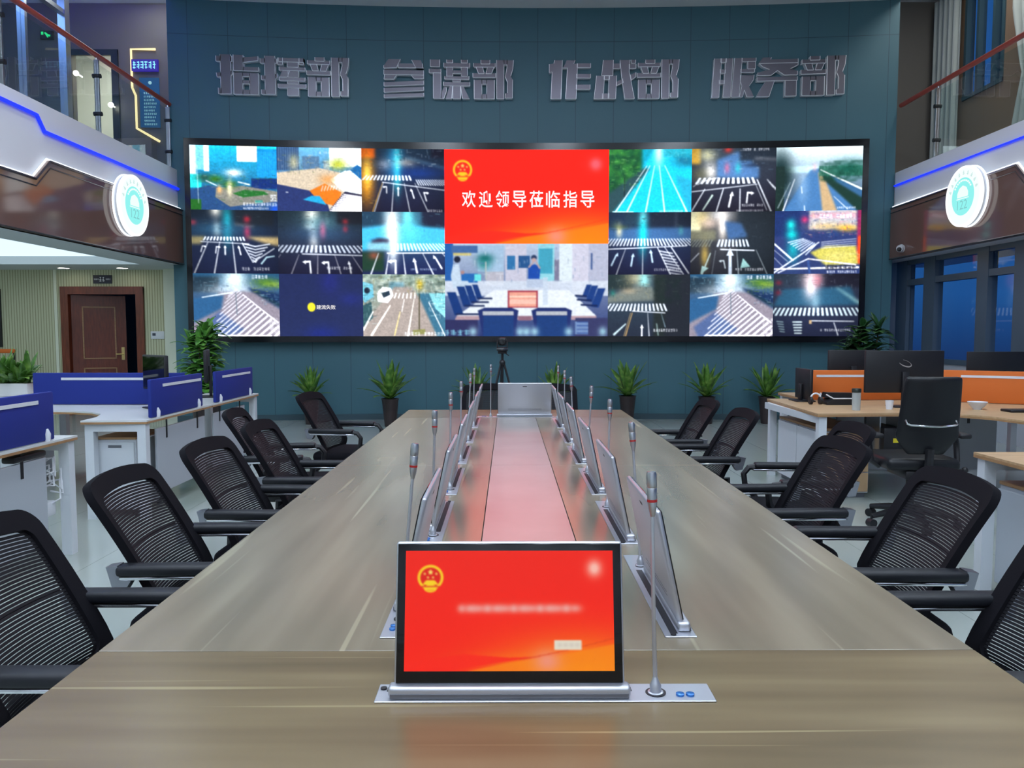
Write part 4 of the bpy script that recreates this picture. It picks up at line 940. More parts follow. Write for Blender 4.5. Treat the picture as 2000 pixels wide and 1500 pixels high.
# twelve raised steel characters, built stroke by stroke (x right, y down, unit box)
def R_(x0, y0, x1, y1): return [(x0, y0), (x1, y0), (x1, y1), (x0, y1)]
BU = [R_(.20, 0, .42, .10), R_(.02, .08, .55, .18), [(.08, .18), (.24, .18), (.28, .35), (.14, .35)], [(.36, .18), (.52, .18), (.46, .35), (.32, .35)], R_(0, .34, .56, .45),
      R_(.03, .51, .22, 1), R_(.34, .51, .53, 1), R_(.22, .51, .34, .62), R_(.22, .88, .34, 1),
      R_(.585, 0, .765, 1), R_(.765, 0, .84, .12), [(.84, 0), (1, 0), (.985, .22), (.93, .41), (.98, .5), (.975, .98), (.80, .98), (.80, .86), (.85, .84), (.85, .56), (.795, .43), (.84, .2)]]
GLY = {
 '指': [R_(.10, 0, .34, 1), R_(0, .04, .10, .18), R_(.34, .04, .37, .18), [(0, .47), (.10, .45), (.10, .57), (.02, .58)], [(.34, .42), (.38, .40), (.38, .50), (.34, .53)], R_(.04, .85, .10, 1), R_(.40, 0, .63, .40), [(.63, .06), (.98, .02), (.98, .13), (.63, .19)], R_(.63, .30, .99, .40),
   R_(.40, .45, .61, 1), R_(.77, .45, .98, 1), R_(.61, .45, .77, .54), R_(.61, .64, .77, .73), R_(.61, .88, .77, 1)],
 '挥': [R_(.10, 0, .33, .98), R_(0, .07, .10, .19), R_(.33, .07, .37, .19), R_(.02, .50, .10, .61), [(.33, .46), (.38, .44), (.38, .55), (.33, .58)], R_(.02, .86, .10, .98), R_(.41, .04, .97, .14), R_(.39, .04, .50, .22), R_(.87, .04, .97, .20), R_(.42, .27, 1, .36), [(.49, .36), (.66, .36), (.60, .53), (.42, .53)], R_(.42, .53, 1, .62), R_(.39, .70, 1.02, .80), R_(.60, .14, .85, .27), R_(.62, .36, .85, .53), R_(.60, .62, .85, .70), R_(.60, .80, .85, 1)],
 '部': BU,
 '参': [[(.12, 0), (.42, 0), (.32, .22), (0, .24), (0, .17)], R_(.36, .11, .97, .22), [(.70, .02), (.93, .02), (1, .22), (.80, .22)], R_(0, .28, 1, .40), [(.02, .40), (.32, .40), (.25, .52), (0, .52)], [(.68, .40), (1, .40), (1, .50), (.76, .50)], [(0, .60), (1, .54), (1, .65), (0, .70)], [(0, .75), (1, .70), (1, .80), (0, .86)], [(0, .91), (1, .86), (1, .95), (0, 1)]],
 '谋': [R_(.03, 0, .26, .18), R_(0, .24, .29, .34), R_(.10, .34, .29, 1), [(.29, .86), (.36, .70), (.42, .70), (.42, .82), (.36, 1), (.29, 1)], R_(.36, .08, 1, .19), R_(.43, 0, .58, .08), R_(.79, 0, .94, .08), R_(.43, .19, .58, .42), R_(.79, .19, .94, .42), R_(.58, .27, .79, .35), R_(.38, .42, .98, .50), R_(.35, .57, 1, .67), R_(.58, .50, .77, .57), R_(.58, .67, .77, 1), [(.50, .67), (.58, .67), (.55, 1), (.40, 1)], [(.77, .67), (.84, .67), (.99, 1), (.82, 1)]],
 '作': [[(.15, 0), (.33, 0), (.30, 1), (.06, 1), (.09, .3), (.02, .32), (.02, .10), (.13, .08)], [(.43, 0), (.63, 0), (.60, .09), (.69, .09), (.66, 1), (.41, 1), (.45, .2), (.34, .2), (.40, .09)], R_(.68, .08, 1, .19), R_(.67, .35, 1, .46), R_(.66, .63, .99, .75)],
 '战': [[(.22, 0), (.46, 0), (.45, .40), (.18, .40)], [(.46, .09), (.62, .09), (.62, .22), (.455, .22)], [(.06, .40), (.25, .40), (.22, 1), (0, 1)], [(.36, .40), (.54, .40), (.52, 1), (.34, 1)], R_(.24, .40, .37, .50), R_(.20, .86, .36, 1), [(.62, 0), (.86, 0), (.84, .3), (.97, 1), (.74, 1), (.66, .45)], R_(.84, .11, 1, .22), R_(.89, 0, .99, .09), [(.54, .56), (.68, .48), (.70, .58), (.54, .66)], [(.87, .38), (1, .32), (1, .44), (.89, .52)]],
 '服': [[(.05, 0), (.22, 0), (.17, 1), (0, 1)], [(.32, 0), (.48, 0), (.44, 1), (.26, 1)], R_(.20, 0, .33, .10), R_(.19, .28, .31, .38), R_(.17, .55, .29, .65), [(.52, 0), (.70, 0), (.64, 1), (.46, 1)], R_(.69, 0, 1.02, .09), R_(.83, .09, 1.01, .28), R_(.67, .28, .99, .37), [(.66, .44), (.98, .44), (.97, .56), (.87, .72), (.99, 1), (.82, 1), (.76, .82), (.72, 1), (.645, 1), (.70, .72), (.66, .58)]],
 '务': [[(.14, 0), (.34, 0), (.32, .05), (.98, .05), (.98, .15), (.04, .15)], [(.04, .15), (.98, .15), (.98, .21), (.80, .30), (.97, .36), (.97, .46), (.66, .46), (.49, .34), (.34, .46), (.02, .46), (.02, .38), (.30, .31), (.14, .24)], R_(0, .50, .97, .60), [(.22, .60), (.42, .60), (.30, 1), (0, 1), (.10, .80)], R_(.68, .60, .95, 1)],
}
LT = [('指', 425, 506), ('挥', 511, 596), ('部', 601, 682), ('参', 751, 828), ('谋', 839, 918), ('部', 924, 1003), ('作', 1071, 1153), ('战', 1160, 1241), ('部', 1244, 1325), ('服', 1390, 1472), ('务', 1478, 1557), ('部', 1564, 1648)]
RL = {2: 'third', 5: 'sixth', 8: 'ninth', 11: 'last and rightmost'}
for i, (ch, a, b) in enumerate(LT):
    ya = wy((a - 992) / 1500 * 12.3)
    k = ya / 1500 * 0.973
    x0, x1 = (a - 992) * k, (b - 992) * k
    lb = ('raised steel character %s on the teal wall, %s of the twelve' % (ch, RL[i])) if ch == '部' else 'raised steel character %s on the teal wall' % ch
    mb = MB(); yc = wy((x0 + x1) / 2); sl = (wy(x1) - wy(x0)) / (x1 - x0)
    for j, pg in enumerate(GLY[ch]):
        q = [(x0 + u * (x1 - x0), 5.668 - v * 0.595) for u, v in pg]
        n = len(q); dy = 0.0004 * (j % 4)
        yf = lambda x, d: yc + sl * (x - (x0 + x1) / 2) + d
        sg = sum(q[e][0] * q[(e + 1) % n][1] - q[(e + 1) % n][0] * q[e][1] for e in range(n))
        cx = sum(p_[0] for p_ in q) / n; cz = sum(p_[1] for p_ in q) / n
        v = [(x, yf(x, -0.085 + dy), z) for x, z in q] + [(x, yf(x, 0.002), z) for x, z in q]
        mb.mi = 0; mb.add(v, [tuple(range(n))]); mb.mi = 1
        mb.add(v, [(e, e + n, (e + 1) % n + n, (e + 1) % n) for e in range(n)])
        for e in range(n):                      # polished edges as pale lines: glints from below painted in, upward edges skipped
            (xa_, za_), (xb_, zb_) = q[e], q[(e + 1) % n]
            nz = -(xb_ - xa_) * (1 if sg > 0 else -1)
            if nz > 0.3 * math.hypot(xb_ - xa_, zb_ - za_): continue
            mb.tube([(xa_, yf(xa_, -0.086), za_), (xb_, yf(xb_, -0.086), zb_)], 0.0055, 4)
    o = mb.build('wall_character', [M['letter'], M['letter_rim']], None, 0)
    tag(o, lb, 'sign character', 'steel characters on the teal wall')

# round lit emblems on the fascias
def disc_sign(label, x, y, z, side, R):
    t = thing('round_emblem_sign', label, 'sign', (x, y, z), PI / 2 if side > 0 else -PI / 2, None)
    # local: faces -Y
    MB().lathe([(0.0001, 0.001), (R * .97, 0.001), (R * .97, 0.085), (0.0001, 0.085)], n=56, axis='y').build('can', M['white'], t)
    MB().lathe([(R * .985, 0.07), (R * 1.01, 0.07), (R * 1.01, 0.088), (R * .985, 0.088)], n=56, axis='y', ring=True).build('halo', M['white_glow'], t)
    MB().lathe([(R * .93, -0.012), (R, -0.012), (R, 0.03), (R * .93, 0.03)], n=56, axis='y', ring=True).build('rim', emis('sign_rim', (250, 255, 255), 1.2), t)
    f = MB().lathe([(0.0001, -0.008), (R * .93, -0.008), (R * .93, 0.0), (0.0001, 0.0)], n=56, axis='y').build('face', emis('sign_face', (246, 254, 254), 1.0), t)
    MB().lathe([(0.0001, -0.011), (R * .62, -0.011), (R * .62, -0.008), (0.0001, -0.008)], n=48, axis='y').build('teal_disc', emis('sign_teal', (146, 246, 242), 0.97), f)
    mb = MB()
    pts = [(-.30 * R, -.02 * R), (-.30 * R, .12 * R), (-.2 * R, .28 * R), (0, .36 * R), (.2 * R, .28 * R), (.30 * R, .12 * R), (.30 * R, -.02 * R)]
    mb.prism(pts, 'y', -0.014, -0.011).box(-.34 * R, .34 * R, -0.014, -0.011, -.08 * R, -.05 * R)
    for a in range(-5, 6):
        an = PI / 2 + a * 0.19; mb.ball((R * .53 * math.cos(an), -0.011, R * .53 * math.sin(an)), R * .035, 6, 4)
    mb.build('dome_mark', emis('sign_white', (240, 255, 250), 1.0), f)
    text_obj('numerals', '122', (-.28 * R, .28 * R, -.42 * R, -.12 * R), [emis('sign_grey', (130, 205, 205), 0.95)], 0, 0, lambda X: X * 0 - 0.0145, f)
    pale = emis('sign_pale', (196, 232, 226), 0.95)
    for a in range(9):
        an = PI * 0.9 - a * PI * 0.8 / 8
        mb = MB(); mb.X = Matrix.Translation((R * .78 * math.cos(an), 0, R * .78 * math.sin(an))) @ Matrix.Rotation(-(an - PI / 2), 4, 'Y')
        mb.box(-.05 * R, .05 * R, -0.011, -0.008, -.05 * R, -.03 * R).box(-.04 * R, .04 * R, -0.011, -0.008, 0, .02 * R).box(-.01 * R, .01 * R, -0.0111, -0.008, -.07 * R, .07 * R)
        mb.build('rim_character', pale, f)
    return t
disc_sign('round white and teal lit emblem on the left brown fascia', -4.965, 10.36, 3.085, 1, 0.40)
disc_sign('round white and teal lit emblem on the right brown fascia', 5.845, 9.96, 3.145, -1, 0.385)
# small security camera on the right fascia
t = thing('security_camera', 'small white security camera on the right brown fascia', 'camera', (5.938, 11.62, 2.66))
MB().lathe([(0.0001, 0), (0.055, 0), (0.055, -0.03), (0.0001, -0.03)][::-1], n=20, axis='x').build('base', M['white'], t)
MB().tube([(-0.02, 0, 0.02), (-0.06, -0.03, 0.0), (-0.10, -0.09, -0.02)], [0.05, 0.055, 0.04], 14).build('body', M['white'], t)
MB().ball((-0.105, -0.095, -0.02), 0.034, 12, 8).build('lens', M['black'], t)
t = thing('room_sign', 'dark plate with pale writing above the brown door', 'sign', (-6.84, WD - 0.012, 2.30))
MB().box(-0.155, 0.155, -0.012, 0.012, -0.07, 0.07).build('plate', mat('sign_plate', (26, 22, 46), 0.4), t)
glyph_marks(glyph_marks(glyph_marks(MB(), -0.05, 0.05, 0, 0.08, -0.013, 2, 4), -0.14, -0.06, 0, 0.03, -0.013, 4, 5), 0.06, 0.14, 0, 0.03, -0.013, 4, 6).build('lettering', M['white'], t)
t = thing('wall_control_panel', 'white wall control panel with small dark display right of the door', 'control panel', (-5.94, WD - 0.012, 1.36))
MB().rbox(-0.115, 0.115, -0.012, 0.012, -0.065, 0.065, 0.006).build('plate', M['white'], t)
MB().box(-0.085, -0.03, -0.015, -0.011, -0.01, 0.035).build('display', mat('panel_display', (60, 64, 84), 0.3), t)
t = thing('notice_board', 'black framed board at the far left edge of the cream wall', 'board', (-9.0, WD - 0.02, 1.66))
MB().box(-0.45, 0.43, -0.01, 0.018, -0.5, 0.48).build('frame', M['black'], t)
MB().box(-0.43, 0.38, -0.013, -0.009, -0.46, 0.44).build('sheet', mat('lilac_sheet', (170, 160, 196), 0.5), t)

# ------------------------------------------------------------------ conference table
TX0, TX1, TY0, TY1, TZ = -0.838, 0.958, 0.80, 6.47, 0.75
TB = thing('conference_table', 'long oak conference table with a pale centre strip in the middle of the hall', 'table', (0.06, 3.6, 0))
def tpart(name, x0, x1, y0, y1, m, z0=0.70, z1=TZ, r=0.0007):
    return MB().rbox(x0 - 0.06, x1 - 0.06, y0 - 3.6, y1 - 3.6, z0, z1, r, 1).build(name, m, TB)
g = 0.0014
tpart('end_board', TX0, TX1, TY0, 1.535 - g, M['tableX'])
tpart('end_board', TX0, TX1, 5.86 + g, TY1, M['tableX'])
for y0, y1 in ((1.535, 3.745), (3.745, 5.86)):
    tpart('side_board', TX0, -0.083 - g, y0 + g, y1 - g, M['tableY'])
    tpart('side_board', 0.213 + g, TX1, y0 + g, y1 - g, M['tableY'])
    tpart('centre_strip', -0.083 + g, 0.213 - g, y0 + g, y1 - g, M['strip'])
tpart('underframe', TX0 + 0.03, TX1 - 0.03, TY0 + 0.03, TY1 - 0.03, M['gap'], 0.66, 0.699)
for y in (1.2, 3.6, 6.0):
    tpart('pedestal', -0.36, 0.48, y - 0.25, y + 0.25, M['woodedge'], 0.0, 0.66)

# ------------------------------------------------------------------ pop-up monitors and gooseneck microphones
def make_monitor():
    t = thing('popup_monitor', 'x', 'monitor', (0, 0, 0), 0, 'pop-up monitors on the conference table')
    pl_ = MB().rbox(-0.302, 0.302, -0.034, 0.034, 0.0, 0.003, 0.0012, 1).build('base_plate', M['alu'], t)
    MB().box(-0.285, 0.158, 0.004, 0.020, 0.003, 0.0036).build('slot', M['black'], pl_)
    for dx in (0.242, 0.260):
        b = MB().lathe([(0.0075, 0.003), (0.0075, 0.0065), (0.005, 0.0072), (0.0001, 0.0072)], (dx, -0.012, 0), 16).build('button', mat('button_blue', (60, 120, 190), 0.25, metal=0.5) if 'btn' not in M else M['btn'], pl_)
        M['btn'] = b.data.materials[0]
    MB().lathe([(0.006, 0.003), (0.006, 0.0055), (0.0001, 0.0055)], (-0.292, 0.015, 0), 14).build('lock', M['black'], pl_)
    MB().rbox(-0.279, 0.152, -0.026, 0.002, 0.0031, 0.024, 0.006, 3).build('hinge_bar', M['alu'], t)
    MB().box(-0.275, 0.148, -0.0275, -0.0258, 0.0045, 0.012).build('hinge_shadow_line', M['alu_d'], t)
    R = Matrix.Translation((-0.0635, -0.012, 0.022)) @ Matrix.Rotation(math.radians(-12), 4, 'X')
    mb = MB(); mb.X = R
    mb.rbox(-0.2065, 0.2065, 0.0, 0.013, 0.0, 0.252, 0.006, 3)
    pn = mb.build('screen_shell', M['alu'], t)
    mb = MB(); mb.X = R
    mb.rbox(-0.203, 0.203, -0.0022, 0.0012, 0.0035, 0.2485, 0.002, 2).build('front_glass', M['blackgloss'], t)
    def fn(U, V):
        a = math.radians(-12)
        x = -0.1885 + 0.377 * U; h = 0.2355 + (0.0245 - 0.2355) * V; y = -0.0026
        return x - 0.0635, -0.012 + y * math.cos(a) - h * math.sin(a), 0.022 + y * math.sin(a) + h * math.cos(a)
    screen_mesh('picture', pic_notice().done(0), fn, M['mon_screen'], t)
    mb = MB(); mb.X = R
    mb.box(-0.016, 0.016, 0.0128, 0.0136, 0.222, 0.228).build('badge', M['black'], pn)
    mb = MB(); mb.X = R
    mb.box(-0.13, 0.13, 0.0128, 0.0134, 0.035, 0.037).box(-0.13, 0.13, 0.0128, 0.0134, 0.045, 0.047).build('vent', M['alu_d'], pn)
    return t
MON = make_monitor()
MON.location = (0.066, 1.345, TZ)
MON['label'] = 'nearest pop-up monitor with a red picture, facing the camera'
SEATY = [1.90 + 0.724 * i for i in range(6)]
ORD = ['nearest', 'second nearest', 'third nearest', 'fourth nearest', 'fifth nearest', 'farthest']
for i, y in enumerate(SEATY):
    dup(MON, (0.37, y, TZ), PI / 2, 'silver pop-up monitor facing the right table side, %s in its row' % ORD[i])
    dup(MON, (-0.240, y, TZ), -PI / 2, 'silver pop-up monitor facing the left table side, %s in its row' % ORD[i])
dup(MON, (0.066, 5.915, TZ), PI, 'silver back of the pop-up monitor at the far end of the table')

def make_mic():
    t = thing('gooseneck_microphone', 'x', 'microphone', (0, 0, 0), 0, 'gooseneck microphones on the conference table')
    MB().lathe([(0.014, 0.0), (0.014, 0.002), (0.0105, 0.003), (0.010, 0.008), (0.0105, 0.014), (0.007, 0.021), (0.004, 0.030), (0.0001, 0.030)], n=20).build('base', M['alu'], t)
    MB().lathe([(0.0185, 0.0), (0.0185, 0.0012), (0.0140, 0.0012), (0.0140, 0.0)], n=20, ring=True).build('socket_ring', M['black'], t)
    pth = [(0.0, 0, 0.02), (0.0, 0, 0.12), (0.001, 0, 0.22), (0.002, 0, 0.30), (0.003, 0, 0.338)]
    MB().tube(pth, [0.0042, 0.004, 0.0038, 0.0036, 0.0036], 10).build('gooseneck', M['alu'], t)
    hd = MB().lathe([(0.0042, 0.322), (0.0072, 0.336), (0.0084, 0.346), (0.0086, 0.356), (0.0092, 0.372), (0.0082, 0.374), (0.0092, 0.376), (0.0094, 0.396), (0.0076, 0.402), (0.0001, 0.403)], (0.003, 0, 0), 18).build('head', M['steel'], t)
    MB().lathe([(0.0092, 0.3485), (0.0092, 0.3530), (0.0080, 0.3530), (0.0080, 0.3485)], (0.003, 0, 0), 18, ring=True).build('ring_light', mat('red_ring', (170, 30, 28), 0.3), hd)
    return t
MIC = make_mic()
MIC.location = (0.266, 1.343, TZ + 0.003); MIC.rotation_euler = (0, math.radians(-2.2), 0)
MIC['label'] = 'gooseneck microphone right of the nearest red monitor'
leanR = [-4.6, 0.6, 2.0, -3.0, -0.5, 0.3]; leanL = [4.2, 0.8, 0.3, 0.2, 1.8, 0.6]
for i, y in enumerate(SEATY):
    c = dup(MIC, (0.37, y + 0.2, TZ + 0.003), 0, 'gooseneck microphone %s in the row right of the centre strip' % ORD[i]); c.rotation_euler = (math.radians(1.0 * ((i % 3) - 1)), math.radians(leanR[i]), 0)
    c = dup(MIC, (-0.240, y - 0.2, TZ + 0.003), 0, 'gooseneck microphone %s in the row left of the centre strip' % ORD[i]); c.rotation_euler = (math.radians(1.0 * ((i % 2) - .5)), math.radians(leanL[i]), 0)
c = dup(MIC, (-0.134, 5.917, TZ + 0.003), 0, 'gooseneck microphone left of the far end monitor'); c.rotation_euler = (0, 0, 0)

# ------------------------------------------------------------------ black mesh conference chairs (face +X)
def rrect(hw, z0, z1, r0, r1, n=7):
    """rounded rectangle in (y, h); r0 bottom corner radius, r1 top"""
    P = []
    for cy, cz, r, a0 in ((hw - r1, z1 - r1, r1, 0), (-hw + r1, z1 - r1, r1, PI / 2), (-hw + r0, z0 + r0, r0, PI), (hw - r0, z0 + r0, r0, 1.5 * PI)):
        for i in range(n): a = a0 + PI / 2 * i / (n - 1); P.append((cy + r * math.cos(a), cz + r * math.sin(a)))
    # extra points along the long sides
    Q = []
    for i in range(len(P)):
        a, b = P[i], P[(i + 1) % len(P)]; Q.append(a)
        if math.hypot(a[0] - b[0], a[1] - b[1]) > 0.08:
            for k in range(1, 8): Q.append((a[0] + (b[0] - a[0]) * k / 8, a[1] + (b[1] - a[1]) * k / 8))
    return Q
BZ, BH = 0.455, 0.447
def bpos(y, h, d):                     # point of the reclined, slightly dished back; d = towards the front
    t = h / BH
    x = -0.150 - 0.215 * max(0.0, t - 0.18) / 0.82 * (0.8 + 0.2 * t) + 0.03 * (y / 0.235) ** 2
    h += 0.022 * t ** 3 * (1 - (y / 0.235) ** 2)
    return (x + d * 0.93, y, BZ + h + d * 0.36)
def make_chair():
    t = thing('conference_chair', 'x', 'chair', (0, 0, 0), 0, 'black mesh chairs around the conference table')
    O = rrect(0.240, 0.0, BH, 0.075, 0.045); I = rrect(0.197, 0.045, BH - 0.050, 0.05, 0.026)
    n = len(O)
    mb = MB(); vs = []
    for (P, d) in ((O, 0.0), (O, 0.028), (I, 0.026), (I, 0.004)):
        vs += [bpos(y, h, d) for y, h in P]
    fs = []
    for k in range(4):
        for i in range(n):
            fs.append((k * n + i, k * n + (i + 1) % n, ((k + 1) % 4) * n + (i + 1) % n, ((k + 1) % 4) * n + i))
    mb.add(vs, fs).build('back_frame', M['blackfab'], t)
    mb = MB(); h = 0.05; NS = 8
    while h < BH - 0.054:
        hw = 0.200
        for q in (h,):
            vs = []
            for j in range(NS + 1):
                y = -hw + 2 * hw * j / NS
                vs += [bpos(y, q, 0.012), bpos(y, q + 0.0067, 0.012), bpos(y, q + 0.0067, 0.015), bpos(y, q, 0.015)]
            fs = [(j * 4 + a, j * 4 + (a + 1) % 4, j * 4 + 4 + (a + 1) % 4, j * 4 + 4 + a) for j in range(NS) for a in range(4)]
            mb.add(vs, fs)
        h += 0.0086
    mb.build('mesh_back', M['mesh'], t, 60)
    mb = MB()                                              # lumbar bar behind the mesh
    mb.tube([bpos(-0.2 + 0.4 * j / 8, 0.235, -0.006) for j in range(9)], 0.007, 6).build('lumbar_bar', M['black'], t)
    MB().rbox(-0.205, 0.26, -0.242, 0.242, 0.415, 0.492, 0.035, 3).build('seat', M['blackfab'], t)
    MB().rbox(-0.16, 0.16, -0.13, 0.13, 0.365, 0.414, 0.01).tube([(-0.10, 0, 0.40), (-0.22, 0, 0.42), (-0.21, 0, 0.50)], 0.022, 8, flat=1).build('tilt_mechanism', M['black'], t)
    for s in (-1, 1):
        a = MB().rbox(-0.212, 0.135, s * 0.258 - 0.031, s * 0.258 + 0.031, 0.641, 0.674, 0.012, 3).build('armrest', M['pad'], t)
        MB().rbox(-0.21, 0.145, s * 0.258 - 0.024, s * 0.258 + 0.024, 0.629, 0.640, 0.004, 2).build('arm_rail', M['chrome'], a)
        mb = MB(); mb.prism([(-0.240, 0.672), (-0.205, 0.676), (-0.200, 0.632), (-0.165, 0.628), (-0.185, 0.596), (-0.222, 0.602)], 'y', s * 0.238, s * 0.282)
        mb.build('arm_bracket', M['bracket'], a)
        MB().tube([(0.12, s * 0.258, 0.652), (0.165, s * 0.258, 0.645), (0.192, s * 0.258, 0.61), (0.185, s * 0.256, 0.55), (0.12, s * 0.25, 0.47), (0.05, s * 0.235, 0.425)], 0.017, 8).build('arm_loop', M['black'], a)
    MB().tube([(0.0, -0.12, 0.40), (0.0, -0.24, 0.395), (0.0, -0.30, 0.40)], 0.008, 8).ball((0.0, -0.305, 0.40), 0.018).build('height_lever', M['black'], t)
    MB().cyl((0, 0, 0.12), (0, 0, 0.37), 0.028).cyl((0, 0, 0.10), (0, 0, 0.22), 0.036).build('gas_column', M['black'], t)
    b = MB()
    for k in range(5):
        a = 2 * PI * k / 5 + 0.3
        b.tube([(0, 0, 0.115), (0.15 * math.cos(a), 0.15 * math.sin(a), 0.105), (0.29 * math.cos(a), 0.29 * math.sin(a), 0.075)], [0.032, 0.026, 0.017], 8)
    b = b.build('star_base', M['black'], t)
    for k in range(5):
        a = 2 * PI * k / 5 + 0.3; cx, cy = 0.29 * math.cos(a), 0.29 * math.sin(a)
        tx, ty = -math.sin(a), math.cos(a)
        MB().cyl((cx - tx * 0.024, cy - ty * 0.024, 0.0285), (cx - tx * 0.006, cy - ty * 0.006, 0.0285), 0.028).cyl((cx + tx * 0.006, cy + ty * 0.006, 0.0285), (cx + tx * 0.024, cy + ty * 0.024, 0.0285), 0.028).cyl((cx, cy, 0.03), (cx, cy, 0.075), 0.007).build('caster', M['black'], b)
    return t
CH = make_chair()
CH.location = (-1.02, SEATY[0] - 0.02, 0); CH['label'] = 'black mesh chair cut by the left picture edge'
for i, (x, y, rz, lb) in enumerate((
        (-1.02, 2.64, 2, 'second nearest black mesh chair at the left table side'),
        (-1.02, 3.37, -2, 'third nearest black mesh chair at the left table side'),
        (-1.02, 4.09, 0, 'fourth nearest black mesh chair at the left side, overlapping the chair behind'),
        (-1.38, 4.78, 6, 'black mesh chair pushed back from the left table side towards the blue partitions'),
        (-1.26, 6.02, -8, 'black mesh chair at the far left table corner in front of a potted plant'),
        (1.18, 1.84, 180, 'black mesh chair cut by the right picture edge'),
        (1.20, 2.57, 178, 'black mesh chair with the largest back at the right table side'),
        (1.18, 3.38, 182, 'black mesh chair at the right table side, in front of the orange desk'),
        (1.50, 4.0, 176, 'pushed back black chair almost hidden behind another on the right'),
        (1.15, 4.72, 180, 'second farthest black mesh chair at the right table side'),
        (1.12, 5.46, 180, 'farthest black mesh chair at the right table side'),
        (-0.185, 6.76, -90, 'black chair at the far table end, left of the two behind the silver monitor'),
        (0.395, 6.76, -90, 'black chair at the far table end, right of the two behind the silver monitor'))):
    dup(CH, (x, y, 0), math.radians(rz), lb)

# ------------------------------------------------------------------ office desks
def desk(label, poly, frames, panels, loc, top='laminate', clips=(), group=None):
    t = thing('office_desk', label, 'desk', loc)
    q = [(x - loc[0], y - loc[1]) for x, y in poly]
    MB().prism(q, 'z', 0.738, 0.75).build('desktop', M[top], t)
    MB().prism(q, 'z', 0.722, 0.738).build('edge_band', M['woodedge'], t)
    for (x0, y0, x1, y1) in frames:
        x0 -= loc[0]; x1 -= loc[0]; y0 -= loc[1]; y1 -= loc[1]; w = 0.032
        mb = MB()
        for (x, y) in ((x0, y0), (x1, y1)): mb.box(x - w, x + w, y - w, y + w, 0.0, 0.722)
        if abs(x1 - x0) > abs(y1 - y0): mb.box(x0 + w, x1 - w, y0 - w, y0 + w, 0.664, 0.722)
        else: mb.box(x0 - w, x0 + w, min(y0, y1) + w, max(y0, y1) - w, 0.664, 0.722)
        mb.build('leg_frame', M['white_metal'], t)
    for (x0, x1, y0, y1, z0, z1) in panels:
        p = MB().rbox(x0 - loc[0], x1 - loc[0], y0 - loc[1], y1 - loc[1], z0, z1, 0.003, 1).build('modesty_panel', M['grey_panel'], t)
        mb = MB()
        for f in (0.18, 0.82):
            yy_ = y0 + (y1 - y0) * f - loc[1]; xx_ = x0 + (x1 - x0) * f - loc[0]
            if y1 - y0 > x1 - x0: mb.box(x1 - loc[0], x1 - loc[0] + 0.004, yy_ - 0.012, yy_ + 0.012, z1 - 0.09, z1 + 0.055)
            else: mb.box(xx_ - 0.012, xx_ + 0.012, y0 - loc[1] - 0.004, y0 - loc[1], z1 - 0.09, z1 + 0.055)
        mb.build('panel_clip', M['black'], p)
    return t
def partition(label, p0, p1, z0, z1, m, group, side=1, strip=(0.2, 0.96), clamps=(0.1, 0.9)):
    L = math.hypot(p1[0] - p0[0], p1[1] - p0[1]); a = math.atan2(p1[1] - p0[1], p1[0] - p0[0])
    t = thing('desk_partition', label, 'partition', (p0[0], p0[1], z0), a, group)
    h = z1 - z0
    MB().rbox(0, L, -0.015, 0.015, 0.004, h, 0.008, 2).build('panel', M[m], t)
    zz = h - 0.055
    MB().box(L * strip[0], L * strip[1], -0.0195, -0.015, zz - 0.01, zz + 0.012).box(L * strip[0], L * strip[1], 0.015, 0.0195, zz - 0.01, zz + 0.012).build('rail_strip', M['white'], t)
    for f in clamps:
        MB().tube([(L * f, -0.017, 0.0), (L * f, -0.0185, 0.045), (L * f, -0.017, 0.075)], [0.016, 0.018, 0.006], 10).box(L * f - .016, L * f + .016, -0.02, 0.02, 0.0, 0.012).tube([(L * f, 0.017, 0.0), (L * f, 0.0185, 0.045), (L * f, 0.017, 0.075)], [0.016, 0.018, 0.006], 10).build('clamp', M['white'], t)
    return t
dA = desk('office desk at the left edge with the nearest blue partition', [(-2.74, 3.2), (-2.74, 4.87), (-3.40, 4.87), (-3.40, 3.2)], [(-3.35, 4.82, -2.785, 4.82), (-3.35, 3.25, -2.785, 3.25)], [(-2.80, -2.782, 3.3, 4.60, 0.12, 0.655)], (-3.07, 4.03, 0))
mb = MB()
rn = random.Random(5)
for k in range(7):
    x = 0.20 + 0.05 * rn.random(); z = 0.45 + 0.03 * k; y = 0.62 + 0.1 * rn.random()
    mb.tube([(x - .02, y, z), (x + .03, y + .05, z + .05 * rn.random()), (x + .05, y + .02, z - .08), (x, y - .03, z - .12 * rn.random())], 0.006, 6)
mb.rbox(0.17, 0.25, 0.58, 0.72, 0.27, 0.36, 0.01).build('cable_bundle', M['white'], dA)
MB().rbox(0.22, 0.30, 0.26, 0.56, 0.662, 0.70, 0.012).build('cable_tray', M['black'], dA)
curve = [(-3.165, 5.67), (-3.18, 5.92), (-3.26, 6.14), (-3.42, 6.30), (-3.62, 6.39), (-3.85, 6.42)]
dB = desk('L-shaped desk with the white drawer pedestal, under the middle blue partition', [(-2.69, 5.70)] + curve + [(-4.42, 6.42), (-4.42, 6.965), (-2.69, 6.965)], [(-3.125, 5.74, -2.735, 5.74), (-4.37, 6.5, -4.37, 6.93)], [(-2.75, -2.732, 5.95, 6.9, 0.14, 0.655)], (-3.2, 6.3, 0))
dC = desk('far left L-shaped desk under the farthest blue partition', [(-2.69, 6.985), (-2.69, 8.27), (-3.25, 8.27), (-3.25, 7.62), (-4.42, 7.62), (-4.42, 6.985)], [(-3.21, 8.22, -2.735, 8.22), (-4.37, 7.03, -4.37, 7.55)], [(-2.75, -2.732, 7.1, 7.95, 0.14, 0.655)], (-3.2, 7.6, 0))
G = 'blue desk partitions on the left'
